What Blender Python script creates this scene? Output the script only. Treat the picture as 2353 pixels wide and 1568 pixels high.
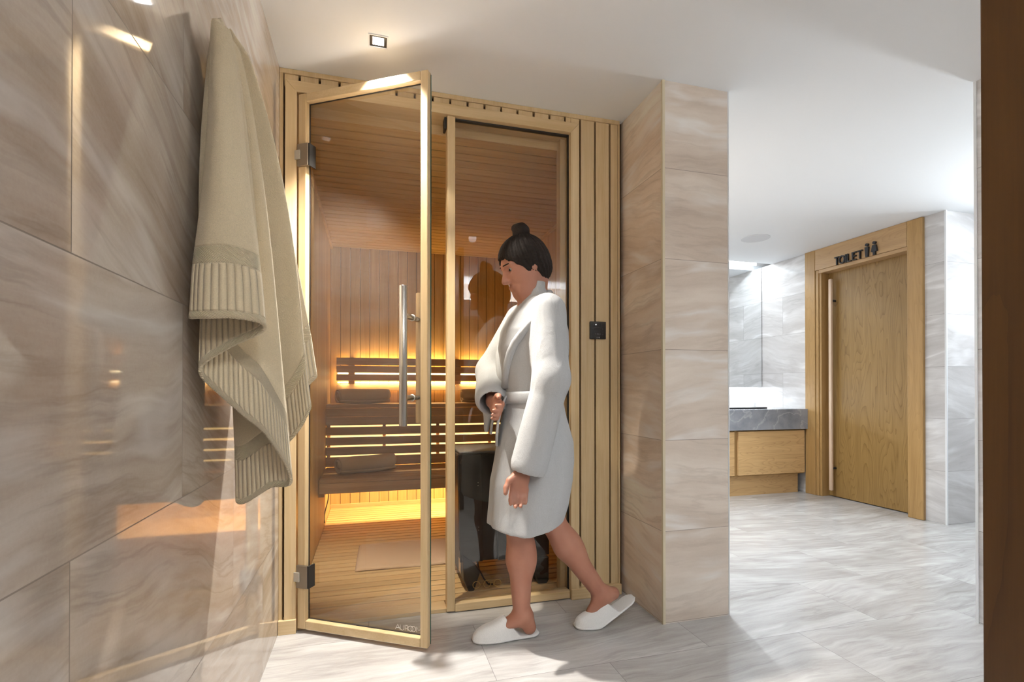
import bpy, bmesh, math, random
import numpy as np
from mathutils import Vector, Matrix

# ------------------------------------------------------------------ scene, camera, world, lights
S = bpy.context.scene
for o in list(bpy.data.objects):
    bpy.data.objects.remove(o)
COL = S.collection
random.seed(7)
RNG = np.random.default_rng(5)

S.view_settings.view_transform = 'Standard'
S.view_settings.look = 'None'
S.view_settings.gamma = 1.0
S.view_settings.use_curve_mapping = False
S.view_settings.exposure = 0.08
S.cycles.max_bounces = 8
S.cycles.adaptive_threshold = 0.025

CAM_F, CAM_YAW, CAM_PITCH, CAM_SY, CAM_H = 1156.0, math.radians(15.6), math.radians(0.3), 106.0, 1.0095
cd = bpy.data.cameras.new('camera')
cd.sensor_fit = 'HORIZONTAL'
cd.sensor_width = 36.0
cd.lens = 36.0 * CAM_F / 2353.0
cd.shift_y = CAM_SY / 2353.0
cd.clip_start = 0.02
cam = bpy.data.objects.new('camera', cd)
COL.objects.link(cam)
cam.location = (0, 0, CAM_H)
cam.rotation_euler = (math.pi / 2 + CAM_PITCH, 0, -CAM_YAW)
S.camera = cam

W = bpy.data.worlds.new('world')
S.world = W
W.use_nodes = True
W.node_tree.nodes['Background'].inputs[0].default_value = (0.8, 0.85, 1, 1)
W.node_tree.nodes['Background'].inputs[1].default_value = 0.02

CEIL = 2.35


def lamp(name, kind, loc, energy, color, rot=(0, 0, 0), **kw):
    d = bpy.data.lights.new(name, kind)
    d.energy = energy
    d.color = color
    for k, v in kw.items():
        setattr(d, k, v)
    o = bpy.data.objects.new(name, d)
    COL.objects.link(o)
    o.location = loc
    o.rotation_euler = rot
    return o


NEUTRAL = (1.0, 0.95, 0.87)
FILL = (0.91, 0.965, 1.0)
COOL = (0.86, 0.94, 1.0)
AMBER = (1.0, 0.62, 0.20)
PI = math.pi
# lobby downlight in view (fixture built further down), then added fill spots without fixtures
lamp('lobby_spot', 'SPOT', (0.023, 1.994, 2.335), 340, NEUTRAL, spot_size=math.radians(92), spot_blend=0.75, shadow_soft_size=0.025)
for lx, ly, le in ((0.85, 0.25, 22), (0.35, -0.75, 58), (1.75, -0.7, 42), (1.95, 0.6, 4)):
    lamp('lobby_spot', 'SPOT', (lx, ly, 2.335), le, FILL, spot_size=math.radians(150), spot_blend=0.8, shadow_soft_size=0.035)
# soft fill light added behind the viewpoint, washing the ceiling
lamp('lobby_fill_lamp', 'AREA', (1.0, -1.5, 1.95), 125, FILL, rot=(math.radians(150), 0, 0), shape='RECTANGLE', size=2.6, size_y=0.1)
# white washroom light; the spots behind the pillar are added, hidden from view
lamp('unseen_washroom_lamp', 'SPOT', (1.95, 3.35, 2.335), 180, COOL, spot_size=math.radians(140), spot_blend=0.8, shadow_soft_size=0.05)
lamp('unseen_washroom_lamp', 'SPOT', (1.85, 2.6, 2.335), 55, COOL, spot_size=math.radians(150), spot_blend=0.8, shadow_soft_size=0.05)
lamp('unseen_washroom_lamp', 'SPOT', (4.4, 2.05, 2.335), 60, COOL, spot_size=math.radians(150), spot_blend=0.8, shadow_soft_size=0.05)
# light cove over the mirror and the strip under it
lamp('cove_lamp', 'AREA', (2.85, 4.53, 2.41), 24, COOL, rot=(0, 0, 0), shape='RECTANGLE', size=2.3, size_y=0.05)
lamp('mirror_lamp', 'AREA', (3.0, 4.60, 1.03), 12, COOL, rot=(0, 0, 0), shape='RECTANGLE', size=2.2, size_y=0.03)
# strip at the far end of the corridor to the right, washing the ceiling
lamp('corridor_cove_lamp', 'AREA', (5.6, 1.8, 1.95), 60, COOL, rot=(0, math.radians(122), 0), shape='RECTANGLE', size=0.1, size_y=0.3, spread=math.radians(75))
# warm strips of the sauna
lamp('backrest_lamp', 'AREA', (0.45, 4.405, 1.11), 10, AMBER, rot=(PI / 2, 0, 0), shape='RECTANGLE', size=1.4, size_y=0.08)
lamp('backrest_top_lamp', 'AREA', (0.45, 4.42, 1.24), 4.5, AMBER, rot=(PI, 0, 0), shape='RECTANGLE', size=1.4, size_y=0.02)
lamp('backrest_low_lamp', 'AREA', (0.45, 4.40, 1.065), 5, (1.0, 0.74, 0.36), rot=(0, 0, 0), shape='RECTANGLE', size=1.4, size_y=0.015)
lamp('bench_lamp', 'AREA', (0.48, 4.09, 0.72), 38, (1.0, 0.68, 0.30), rot=(0, 0, 0), shape='RECTANGLE', size=1.55, size_y=0.02)

# ------------------------------------------------------------------ materials


def lin(c):
    return tuple(((v / 255) / 12.92 if v / 255 <= 0.04045 else ((v / 255 + 0.055) / 1.055) ** 2.4) for v in c)


class NT:
    def __init__(s, name):
        s.m = bpy.data.materials.new(name)
        s.m.use_nodes = True
        s.t = s.m.node_tree
        s.t.nodes.clear()
        s.out = s.t.nodes.new('ShaderNodeOutputMaterial')

    def n(s, typ, ins=None, **props):
        nd = s.t.nodes.new('ShaderNode' + typ)
        for k, v in props.items():
            setattr(nd, k, v)
        for k, v in (ins or {}).items():
            s.put(nd.inputs[k], v)
        return nd

    def put(s, sock, v):
        if isinstance(v, bpy.types.NodeSocket):
            s.t.links.new(v, sock)
        elif v is not None:
            if hasattr(sock, 'default_value') and sock.type == 'RGBA' and len(v) == 3:
                v = (*v, 1)
            sock.default_value = v

    def ma(s, op, a, b=None, c=None, clamp=False):
        nd = s.t.nodes.new('ShaderNodeMath')
        nd.operation = op
        nd.use_clamp = clamp
        s.put(nd.inputs[0], a)
        if b is not None:
            s.put(nd.inputs[1], b)
        if c is not None:
            s.put(nd.inputs[2], c)
        return nd.outputs[0]

    def xyz(s, x=0.0, y=0.0, z=0.0):
        return s.n('CombineXYZ', {0: x, 1: y, 2: z}).outputs[0]

    def sep(s, v):
        return s.n('SeparateXYZ', {0: v}).outputs

    def noise(s, vec, scale=1.0, detail=4.0, rough=0.5, dist=0.0):
        return s.n('TexNoise', {'Vector': vec, 'Scale': scale, 'Detail': detail, 'Roughness': rough, 'Distortion': dist}).outputs[0]

    def ramp(s, f, stops):
        nd = s.n('ValToRGB', {0: f})
        e = nd.color_ramp.elements
        while len(e) < len(stops):
            e.new(0.5)
        for k, (p, c) in enumerate(stops):
            e[k].position = p
            e[k].color = (*c, 1) if len(c) == 3 else c
        return nd.outputs[0]

    def mix(s, f, a, b, mode='MIX'):
        nd = s.t.nodes.new('ShaderNodeMix')
        nd.data_type = 'RGBA'
        nd.blend_type = mode
        s.put(nd.inputs[0], f)
        s.put(nd.inputs[6], a)
        s.put(nd.inputs[7], b)
        return nd.outputs[2]

    def mr(s, v, a, b, c, d):
        return s.n('MapRange', {0: v, 1: a, 2: b, 3: c, 4: d}).outputs[0]

    def bsdf(s, **kw):
        nd = s.n('BsdfPrincipled')
        for k, v in kw.items():
            s.put(nd.inputs[k.replace('_', ' ')], v)
        s.t.links.new(nd.outputs[0], s.out.inputs[0])
        return nd

    def bump(s, h, strength=0.2, dist=0.002):
        return s.n('Bump', {'Height': h, 'Strength': strength, 'Distance': dist}).outputs[0]


def plain(name, col, rough=0.5, metal=0.0, **kw):
    t = NT(name)
    t.bsdf(Base_Color=col, Roughness=rough, Metallic=metal, **kw)
    return t.m


def emit(name, col, strength):
    t = NT(name)
    e = t.n('Emission', {0: col, 1: strength})
    t.t.links.new(e.outputs[0], t.out.inputs[0])
    return t.m


def tile_mat(name, ua, va, w, h, uoff, voff, rough=0.12, light=1.0, seed=0.0, tint=(1, 1, 1), contrast=1.0, wav=0.12, tilt=1.0, sat=1.0, veins=0.55, finew=0.18):
    """polished travertine-look tiles in running bond; ua/va pick the world axes of the surface"""
    t = NT(name)
    pos = t.n('NewGeometry').outputs['Position']
    c = t.sep(pos)
    u, v = c['XYZ'.index(ua)], c['XYZ'.index(va)]
    rowf = t.ma('DIVIDE', t.ma('SUBTRACT', v, voff), h)
    row = t.ma('FLOOR', rowf)
    half = t.ma('MULTIPLY', t.ma('FLOORED_MODULO', row, 2.0), 0.5)
    uf = t.ma('ADD', t.ma('DIVIDE', t.ma('SUBTRACT', u, uoff), w), half)
    colm = t.ma('FLOOR', uf)
    fu, fv = t.ma('FRACT', uf), t.ma('FRACT', rowf)
    wn = t.n('TexWhiteNoise', {'Vector': t.xyz(colm, row, seed)}, noise_dimensions='3D').outputs[1]
    r = t.sep(wn)
    lu = t.ma('ADD', u, t.ma('MULTIPLY', r[0], 37.0))
    ang = t.ma('MULTIPLY', t.ma('SUBTRACT', r[2], 0.5), 1.1 * tilt)
    vv = t.ma('ADD', t.ma('ADD', v, t.ma('MULTIPLY', r[1], 53.0)), t.ma('MULTIPLY', t.ma('MULTIPLY', u, ang), 1.0))
    w1 = t.ma('SUBTRACT', t.noise(t.xyz(lu, vv, seed), 1.7, 2, 0.5), 0.5)
    w2 = t.ma('SUBTRACT', t.noise(t.xyz(lu, vv, seed + 3), 9.0, 4, 0.6), 0.5)
    vw = t.ma('ADD', vv, t.ma('ADD', t.ma('MULTIPLY', w1, 0.20), t.ma('MULTIPLY', w2, 0.016)))
    big = t.noise(t.xyz(t.ma('MULTIPLY', lu, 0.9), t.ma('MULTIPLY', vw, 5.0), seed), 1.0, 6, 0.6)
    fine = t.noise(t.xyz(t.ma('MULTIPLY', lu, 2.5), t.ma('MULTIPLY', vw, 30.0), seed + 9), 1.0, 6, 0.65)
    vein_n = t.noise(t.xyz(t.ma('MULTIPLY', lu, 0.9), t.ma('MULTIPLY', vw, 5.0), seed + 21), 1.0, 4, 0.5)
    ridge = t.ma('SUBTRACT', 1.0, t.ma('MULTIPLY', t.ma('ABSOLUTE', t.ma('SUBTRACT', vein_n, 0.5)), 17.0), clamp=True)
    patch = t.mr(t.noise(t.xyz(lu, vv, seed + 5), 3.0, 2, 0.5), 0.42, 0.62, 0, 1)
    vein = t.ma('MULTIPLY', ridge, patch)
    grain = t.noise(pos, 160.0, 4, 0.7)
    val = t.ma('ADD', t.ma('MULTIPLY', big, 0.92 - finew), t.ma('ADD', t.ma('MULTIPLY', fine, finew), t.ma('MULTIPLY', grain, 0.08)))
    val = t.ma('ADD', t.ma('MULTIPLY', t.ma('SUBTRACT', val, 0.5), contrast), 0.5)

    def k(rgb):
        c_ = lin(rgb)
        g_ = sum(c_) / 3
        return tuple(min(0.9, (g_ + (a - g_) * sat) * light * b) for a, b in zip(c_, tint))
    base = t.ramp(val, [(0.30, k((146, 122, 100))), (0.42, k((178, 156, 135))), (0.52, k((196, 178, 160))), (0.64, k((214, 202, 188))), (0.75, k((226, 218, 208)))])
    base = t.mix(t.ma('MULTIPLY', vein, veins), base, k((232, 226, 218)))
    dark_n = t.noise(t.xyz(t.ma('MULTIPLY', lu, 1.1), t.ma('MULTIPLY', vw, 9.0), seed + 31), 1.0, 5, 0.6)
    dridge = t.ma('SUBTRACT', 1.0, t.ma('MULTIPLY', t.ma('ABSOLUTE', t.ma('SUBTRACT', dark_n, 0.5)), 26.0), clamp=True)
    base = t.mix(t.ma('MULTIPLY', t.ma('MULTIPLY', dridge, t.ma('SUBTRACT', 1.0, patch)), 0.35 * contrast), base, k((128, 104, 84)))
    gu = t.ma('MULTIPLY', t.ma('MINIMUM', fu, t.ma('SUBTRACT', 1.0, fu)), w)
    gv = t.ma('MULTIPLY', t.ma('MINIMUM', fv, t.ma('SUBTRACT', 1.0, fv)), h)
    g = t.ma('MINIMUM', gu, gv)
    gm = t.ma('LESS_THAN', g, 0.0011)
    base = t.mix(t.ma('MULTIPLY', gm, 0.75), base, k((112, 96, 80)))
    wave = t.noise(pos, 3.0, 2, 0.5)
    hgt = t.ma('ADD', t.ma('MULTIPLY', wave, wav), t.ma('ADD', t.ma('MULTIPLY', fine, 0.010), t.ma('MULTIPLY', gm, -0.3)))
    nrm = t.bump(hgt, 0.35, 0.004)
    ro = t.ma('ADD', rough, t.ma('MULTIPLY', gm, 0.5))
    t.bsdf(Base_Color=base, Roughness=ro, Normal=nrm, IOR=1.5)
    return t.m


def wood_mat(name, base, dark, axis='Z', rough=0.45, pitch=None, paxis='X', rings=0.0, obj=False, var=0.10, poff=0.0, ringscale=1.0, knots=False):
    t = NT(name)
    if obj:
        pos = t.n('TexCoord').outputs['Object']
    else:
        pos = t.n('NewGeometry').outputs['Position']
    c = list(t.sep(pos))
    fac = None
    off = 0.0
    if pitch:
        pid = t.ma('FLOOR', t.ma('DIVIDE', t.ma('SUBTRACT', c['XYZ'.index(paxis)], poff), pitch))
        wn = t.n('TexWhiteNoise', {'W': pid}, noise_dimensions='1D')
        fac = wn.outputs[0]
        off = t.ma('MULTIPLY', fac, 31.0)
    ai = 'XYZ'.index(axis)
    al = t.ma('ADD', c[ai], off)
    oth = [c[i] for i in range(3) if i != ai]
    v1 = t.xyz(t.ma('MULTIPLY', oth[0], 26.0), t.ma('MULTIPLY', oth[1], 26.0), t.ma('MULTIPLY', al, 1.3))
    n1 = t.noise(v1, 1.0, 5, 0.6, 0.6)
    v2 = t.xyz(t.ma('MULTIPLY', oth[0], 260.0), t.ma('MULTIPLY', oth[1], 260.0), t.ma('MULTIPLY', al, 7.0))
    n2 = t.noise(v2, 1.0, 3, 0.6)
    f = t.ma('ADD', t.ma('MULTIPLY', n1, 0.7), t.ma('MULTIPLY', n2, 0.3))
    f = t.mr(f, 0.32, 0.68, 0, 1)
    if rings:
        v3 = t.xyz(t.ma('MULTIPLY', oth[0], 5.0 * ringscale), t.ma('MULTIPLY', oth[1], 5.0 * ringscale), t.ma('MULTIPLY', al, 0.75 * ringscale))
        nr = t.noise(v3, 1.0, 2, 0.45, 0.25)
        nr2 = t.noise(t.xyz(t.ma('MULTIPLY', oth[0], 60.0), t.ma('MULTIPLY', oth[1], 60.0), t.ma('MULTIPLY', al, 18.0)), 1.0, 2, 0.5)
        ph = t.ma('ADD', t.ma('MULTIPLY', nr, 26.0), t.ma('MULTIPLY', nr2, 0.25))
        fr = t.ma('FRACT', ph)
        line = t.ma('POWER', fr, 5.0)
        f = t.ma('ADD', t.ma('MULTIPLY', f, 1 - rings), t.ma('MULTIPLY', line, rings))
    colr = t.mix(f, base, dark)
    if knots:
        kv = t.n('TexVoronoi', {'Vector': t.xyz(t.ma('MULTIPLY', oth[0], 3.0), t.ma('MULTIPLY', oth[1], 5.0), t.ma('MULTIPLY', al, 2.0)), 'Scale': 1.0}).outputs[0]
        km = t.mr(kv, 0.02, 0.09, 1, 0)
        colr = t.mix(t.ma('MULTIPLY', km, 0.7), colr, tuple(x * 0.35 for x in dark))
    if fac is not None:
        br = t.mr(fac, 0, 1, 1 - var, 1 + var)
        colr = t.mix(1.0, colr, t.n('CombineColor', {0: br, 1: br, 2: br}).outputs[0], 'MULTIPLY')
    nrm = t.bump(n2, 0.12, 0.0006)
    t.bsdf(Base_Color=colr, Roughness=rough, Normal=nrm)
    return t.m


def glass_mat(name, tint, refl=1.0):
    t = NT(name)
    tr = t.n('BsdfTransparent', {0: tint})
    gl = t.n('BsdfGlossy', {0: (1, 1, 1), 'Roughness': 0.0})
    fr = t.n('Fresnel', {0: 1.5})
    front_side = t.ma('SUBTRACT', 1.0, t.n('NewGeometry').outputs['Backfacing'])
    f = t.ma('MULTIPLY', t.ma('MULTIPLY', fr.outputs[0], front_side), refl)
    mx = t.n('MixShader', {0: f, 1: tr.outputs[0], 2: gl.outputs[0]})
    t.t.links.new(mx.outputs[0], t.out.inputs[0])
    return t.m


def terry_mat(name, col, ribs=False, fuzz=1.0, wrinkle=0.0):
    t = NT(name)
    pos = t.n('TexCoord').outputs['Object']
    n1 = t.noise(pos, 420.0, 3, 0.7)
    n2 = t.noise(pos, 45.0, 3, 0.6)
    h = t.ma('ADD', n1, t.ma('MULTIPLY', n2, 0.8))
    colr = t.mix(t.mr(n1, 0.3, 0.7, 0, 1), tuple(c * 0.86 for c in col), col)
    st, ds = 0.55, 0.002
    if wrinkle:
        pv = t.n('Mapping', {0: pos, 2: (0.2, 0.15, 0.1), 3: (13, 13, 4.5)}).outputs[0]
        h = t.ma('ADD', h, t.ma('MULTIPLY', t.noise(pv, 1.0, 3, 0.5, 0.8), wrinkle))
    if ribs:
        uv = t.sep(t.n('UVMap').outputs[0])
        u, v = uv[0], uv[1]
        inrib = t.ma('MULTIPLY', t.ma('GREATER_THAN', v, 0.014), t.ma('LESS_THAN', v, 0.112))
        twill = t.ma('MAXIMUM', t.ma('LESS_THAN', v, 0.014), t.ma('MULTIPLY', t.ma('GREATER_THAN', v, 0.112), t.ma('LESS_THAN', v, 0.148)))
        ribh = t.ma('POWER', t.ma('ABSOLUTE', t.ma('SINE', t.ma('MULTIPLY', u, PI / 0.0145))), 0.6)
        twh = t.ma('ABSOLUTE', t.ma('SINE', t.ma('MULTIPLY', t.ma('ADD', u, t.ma('MULTIPLY', v, 1.6)), PI / 0.0052)))
        edge = t.ma('MINIMUM', t.ma('ABSOLUTE', t.ma('SUBTRACT', v, 0.014)), t.ma('MINIMUM', t.ma('ABSOLUTE', t.ma('SUBTRACT', v, 0.112)), t.ma('ABSOLUTE', t.ma('SUBTRACT', v, 0.148))))
        eg = t.mr(edge, 0.0, 0.003, 1, 0)
        pile = t.ma('SUBTRACT', 1.0, t.ma('ADD', inrib, twill), clamp=True)
        big = t.ma('ADD', t.ma('MULTIPLY', inrib, t.ma('MULTIPLY', ribh, 2.6)), t.ma('ADD', t.ma('MULTIPLY', twill, t.ma('MULTIPLY', twh, 0.9)), t.ma('MULTIPLY', pile, 1.6)))
        big = t.ma('SUBTRACT', big, t.ma('MULTIPLY', eg, 1.2))
        amt = t.ma('ADD', t.ma('MULTIPLY', pile, 0.8), 0.25)
        h = t.ma('ADD', t.ma('MULTIPLY', h, amt), big)
        groove = t.ma('MULTIPLY', inrib, t.ma('SUBTRACT', 1.0, ribh))
        colr = t.mix(t.ma('MULTIPLY', groove, 0.2), colr, tuple(c * 0.55 for c in col))
        st, ds = 0.8, 0.0022
    t.bsdf(Base_Color=colr, Roughness=0.95, Normal=t.bump(h, st, ds), Sheen_Weight=0.25 * fuzz, Sheen_Roughness=0.5, Specular_IOR_Level=0.15)
    return t.m


M = {}
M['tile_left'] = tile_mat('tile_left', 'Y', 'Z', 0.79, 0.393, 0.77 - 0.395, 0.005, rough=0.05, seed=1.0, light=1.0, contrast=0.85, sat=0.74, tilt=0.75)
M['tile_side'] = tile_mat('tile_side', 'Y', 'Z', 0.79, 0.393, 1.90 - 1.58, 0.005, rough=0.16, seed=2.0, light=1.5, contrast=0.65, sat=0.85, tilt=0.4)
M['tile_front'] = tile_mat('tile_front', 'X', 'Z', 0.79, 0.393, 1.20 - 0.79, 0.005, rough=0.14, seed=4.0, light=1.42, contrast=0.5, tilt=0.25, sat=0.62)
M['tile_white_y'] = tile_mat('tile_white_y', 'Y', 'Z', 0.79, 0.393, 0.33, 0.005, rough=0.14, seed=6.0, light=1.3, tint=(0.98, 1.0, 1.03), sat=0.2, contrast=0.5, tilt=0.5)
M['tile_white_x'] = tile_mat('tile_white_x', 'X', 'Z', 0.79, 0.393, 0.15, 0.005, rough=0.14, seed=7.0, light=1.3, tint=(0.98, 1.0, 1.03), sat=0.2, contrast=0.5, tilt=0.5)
M['tile_floor'] = tile_mat('tile_floor', 'X', 'Y', 0.86, 0.43, 0.42, 1.70, rough=0.22, seed=11.0, light=1.0, tint=(0.985, 1.0, 1.015), sat=0.2, contrast=0.7, veins=0.3, finew=0.4, wav=0.04, tilt=0.3)
ASP, ASD = lin((214, 190, 150)), lin((192, 163, 118))
M['aspen_z'] = wood_mat('aspen_z', ASP, ASD, 'Z', 0.42, pitch=0.0785, paxis='X', poff=0.979 - 0.0785 * 20, var=0.07)
M['aspen_trim_z'] = wood_mat('aspen_trim_z', ASP, ASD, 'Z', 0.38)
M['aspen_trim_x'] = wood_mat('aspen_trim_x', ASP, ASD, 'X', 0.38)
M['aspen_door'] = wood_mat('aspen_door', ASP, ASD, 'Z', 0.34, obj=True)
M['aspen_wx'] = wood_mat('aspen_wx', lin((208, 178, 124)), lin((186, 151, 96)), 'Z', 0.5, pitch=0.0785, paxis='X', var=0.08)
M['aspen_wy'] = wood_mat('aspen_wy', lin((208, 178, 124)), lin((186, 151, 96)), 'Z', 0.5, pitch=0.0785, paxis='Y', var=0.08)
M['aspen_c'] = wood_mat('aspen_c', lin((208, 178, 124)), lin((186, 151, 96)), 'X', 0.5, pitch=0.0785, paxis='Y', var=0.08)
M['aspen_f'] = wood_mat('aspen_f', lin((212, 184, 140)), lin((188, 154, 108)), 'X', 0.5, pitch=0.066, paxis='Y', poff=2.37, var=0.09)
M['bench'] = wood_mat('bench', lin((186, 154, 116)), lin((160, 126, 90)), 'X', 0.5, pitch=0.0752, paxis='Z', var=0.07)
M['oak'] = wood_mat('oak', lin((158, 126, 74)), lin((110, 80, 38)), 'Z', 0.4, rings=0.5, obj=True)
M['oak_x'] = wood_mat('oak_x', lin((214, 178, 126)), lin((172, 134, 88)), 'X', 0.4, rings=0.5, obj=True, ringscale=1.3)
M['oak_frame_z'] = wood_mat('oak_frame_z', lin((182, 146, 94)), lin((148, 112, 64)), 'Z', 0.4, rings=0.25)
M['oak_frame_y'] = wood_mat('oak_frame_y', lin((190, 156, 112)), lin((160, 126, 86)), 'Y', 0.4, rings=0.4)
M['oak_pale'] = wood_mat('oak_pale', lin((222, 200, 176)), lin((196, 160, 130)), 'Z', 0.4, rings=0.4)
M['walnut'] = wood_mat('walnut', lin((98, 64, 25)), lin((68, 40, 13)), 'Z', 0.42, rings=0.35, knots=True, ringscale=0.8)
M['dark'] = plain('dark', (0.015, 0.012, 0.01), 0.8)
M['gap'] = plain('gap', lin((84, 58, 30)), 0.8)
M['gap_dark'] = plain('gap_dark', lin((46, 30, 15)), 0.9)
M['white_paint'] = plain('white_paint', (0.86, 0.875, 0.89), 0.6)
M['white_trim'] = plain('white_trim', lin((226, 228, 230)), 0.35)
M['cream_trim'] = plain('cream_trim', lin((212, 200, 172)), 0.35)
M['steel'] = plain('steel', (0.42, 0.40, 0.37), 0.28, 1.0)
M['hinge'] = plain('hinge', (0.34, 0.30, 0.25), 0.38, 1.0)
M['hinge_light'] = plain('hinge_light', (0.55, 0.52, 0.46), 0.4, 0.6)
M['rubber'] = plain('rubber', (0.02, 0.018, 0.016), 0.6)
M['black'] = plain('black', (0.012, 0.012, 0.013), 0.22)
M['black_metal'] = plain('black_metal', (0.007, 0.0075, 0.008), 0.45, 0.0)
M['sign_black'] = plain('sign_black', (0.02, 0.021, 0.026), 0.35)
M['grey_text'] = plain('grey_text', (0.35, 0.35, 0.36), 0.5)
M['etch'] = plain('etch', (0.85, 0.87, 0.86), 0.6)
M['brass'] = plain('brass', (0.75, 0.55, 0.25), 0.3, 1.0)
M['glass'] = glass_mat('glass', (0.93, 0.915, 0.875), 1.7)
M['glass_edge'] = plain('glass_edge', (0.02, 0.10, 0.075), 0.15)
M['mirror'] = plain('mirror', (0.86, 0.89, 0.9), 0.02, 1.0)
M['led_white'] = emit('led_white', (1.0, 0.86, 0.52), 9.0)
M['led_amber'] = emit('led_amber', (1.0, 0.66, 0.26), 2.2)
M['led_cool'] = emit('led_cool', (0.93, 0.97, 1.0), 6.0)
M['bulb'] = emit('bulb', (1.0, 0.95, 0.88), 30.0)
M['dot'] = emit('dot', (1, 1, 1), 2.0)
M['towel'] = terry_mat('towel', lin((232, 214, 180)), ribs=True)
M['towel_roll'] = terry_mat('towel_roll', lin((206, 186, 160)))
M['mat'] = terry_mat('mat', lin((212, 182, 152)))
M['robe'] = terry_mat('robe', (0.45, 0.455, 0.46), fuzz=0.3, wrinkle=9.0)
M['slipper'] = terry_mat('slipper', (0.82, 0.81, 0.79), fuzz=0.4)


def skin_mat():
    t = NT('skin')
    pos = t.n('TexCoord').outputs['Object']
    n = t.noise(pos, 14.0, 4, 0.6)
    c = t.mix(n, lin((178, 127, 104)), lin((154, 100, 80)))
    t.bsdf(Base_Color=c, Roughness=0.5, Subsurface_Weight=0.08, Subsurface_Radius=(0.01, 0.004, 0.002), Normal=t.bump(t.noise(pos, 300, 2, 0.5), 0.05, 0.0005))
    return t.m


M['skin'] = skin_mat()


def hair_mat():
    t = NT('hair')
    pos = t.n('TexCoord').outputs['Object']
    n = t.noise(t.n('Mapping', {0: pos, 3: (30, 160, 160)}).outputs[0], 1.0, 4, 0.7)
    t.bsdf(Base_Color=t.mix(n, (0.006, 0.0045, 0.004), (0.03, 0.02, 0.015)), Roughness=0.65, Specular_IOR_Level=0.2, Normal=t.bump(n, 0.8, 0.004))
    return t.m


M['hair'] = hair_mat()


def marble_grey():
    t = NT('marble_grey')
    pos = t.n('NewGeometry').outputs['Position']
    n0 = t.noise(pos, 4.0, 5, 0.6)
    w = t.n('VectorMath', {0: pos, 1: t.xyz(t.ma('MULTIPLY', n0, 0.35), 0.0, t.ma('MULTIPLY', n0, 0.2))}, operation='ADD').outputs[0]
    vn = t.noise(w, 3.2, 3, 0.45)
    ridge = t.ma('SUBTRACT', 1.0, t.ma('MULTIPLY', t.ma('ABSOLUTE', t.ma('SUBTRACT', vn, 0.5)), 60.0), clamp=True)
    base = t.mix(t.mr(n0, 0.35, 0.65, 0, 1), lin((122, 126, 134)), lin((154, 157, 164)))
    t.bsdf(Base_Color=t.mix(t.ma('MULTIPLY', ridge, 0.35), base, lin((206, 206, 208))), Roughness=0.2)
    return t.m


M['marble_grey'] = marble_grey()

# ------------------------------------------------------------------ mesh helpers


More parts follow.
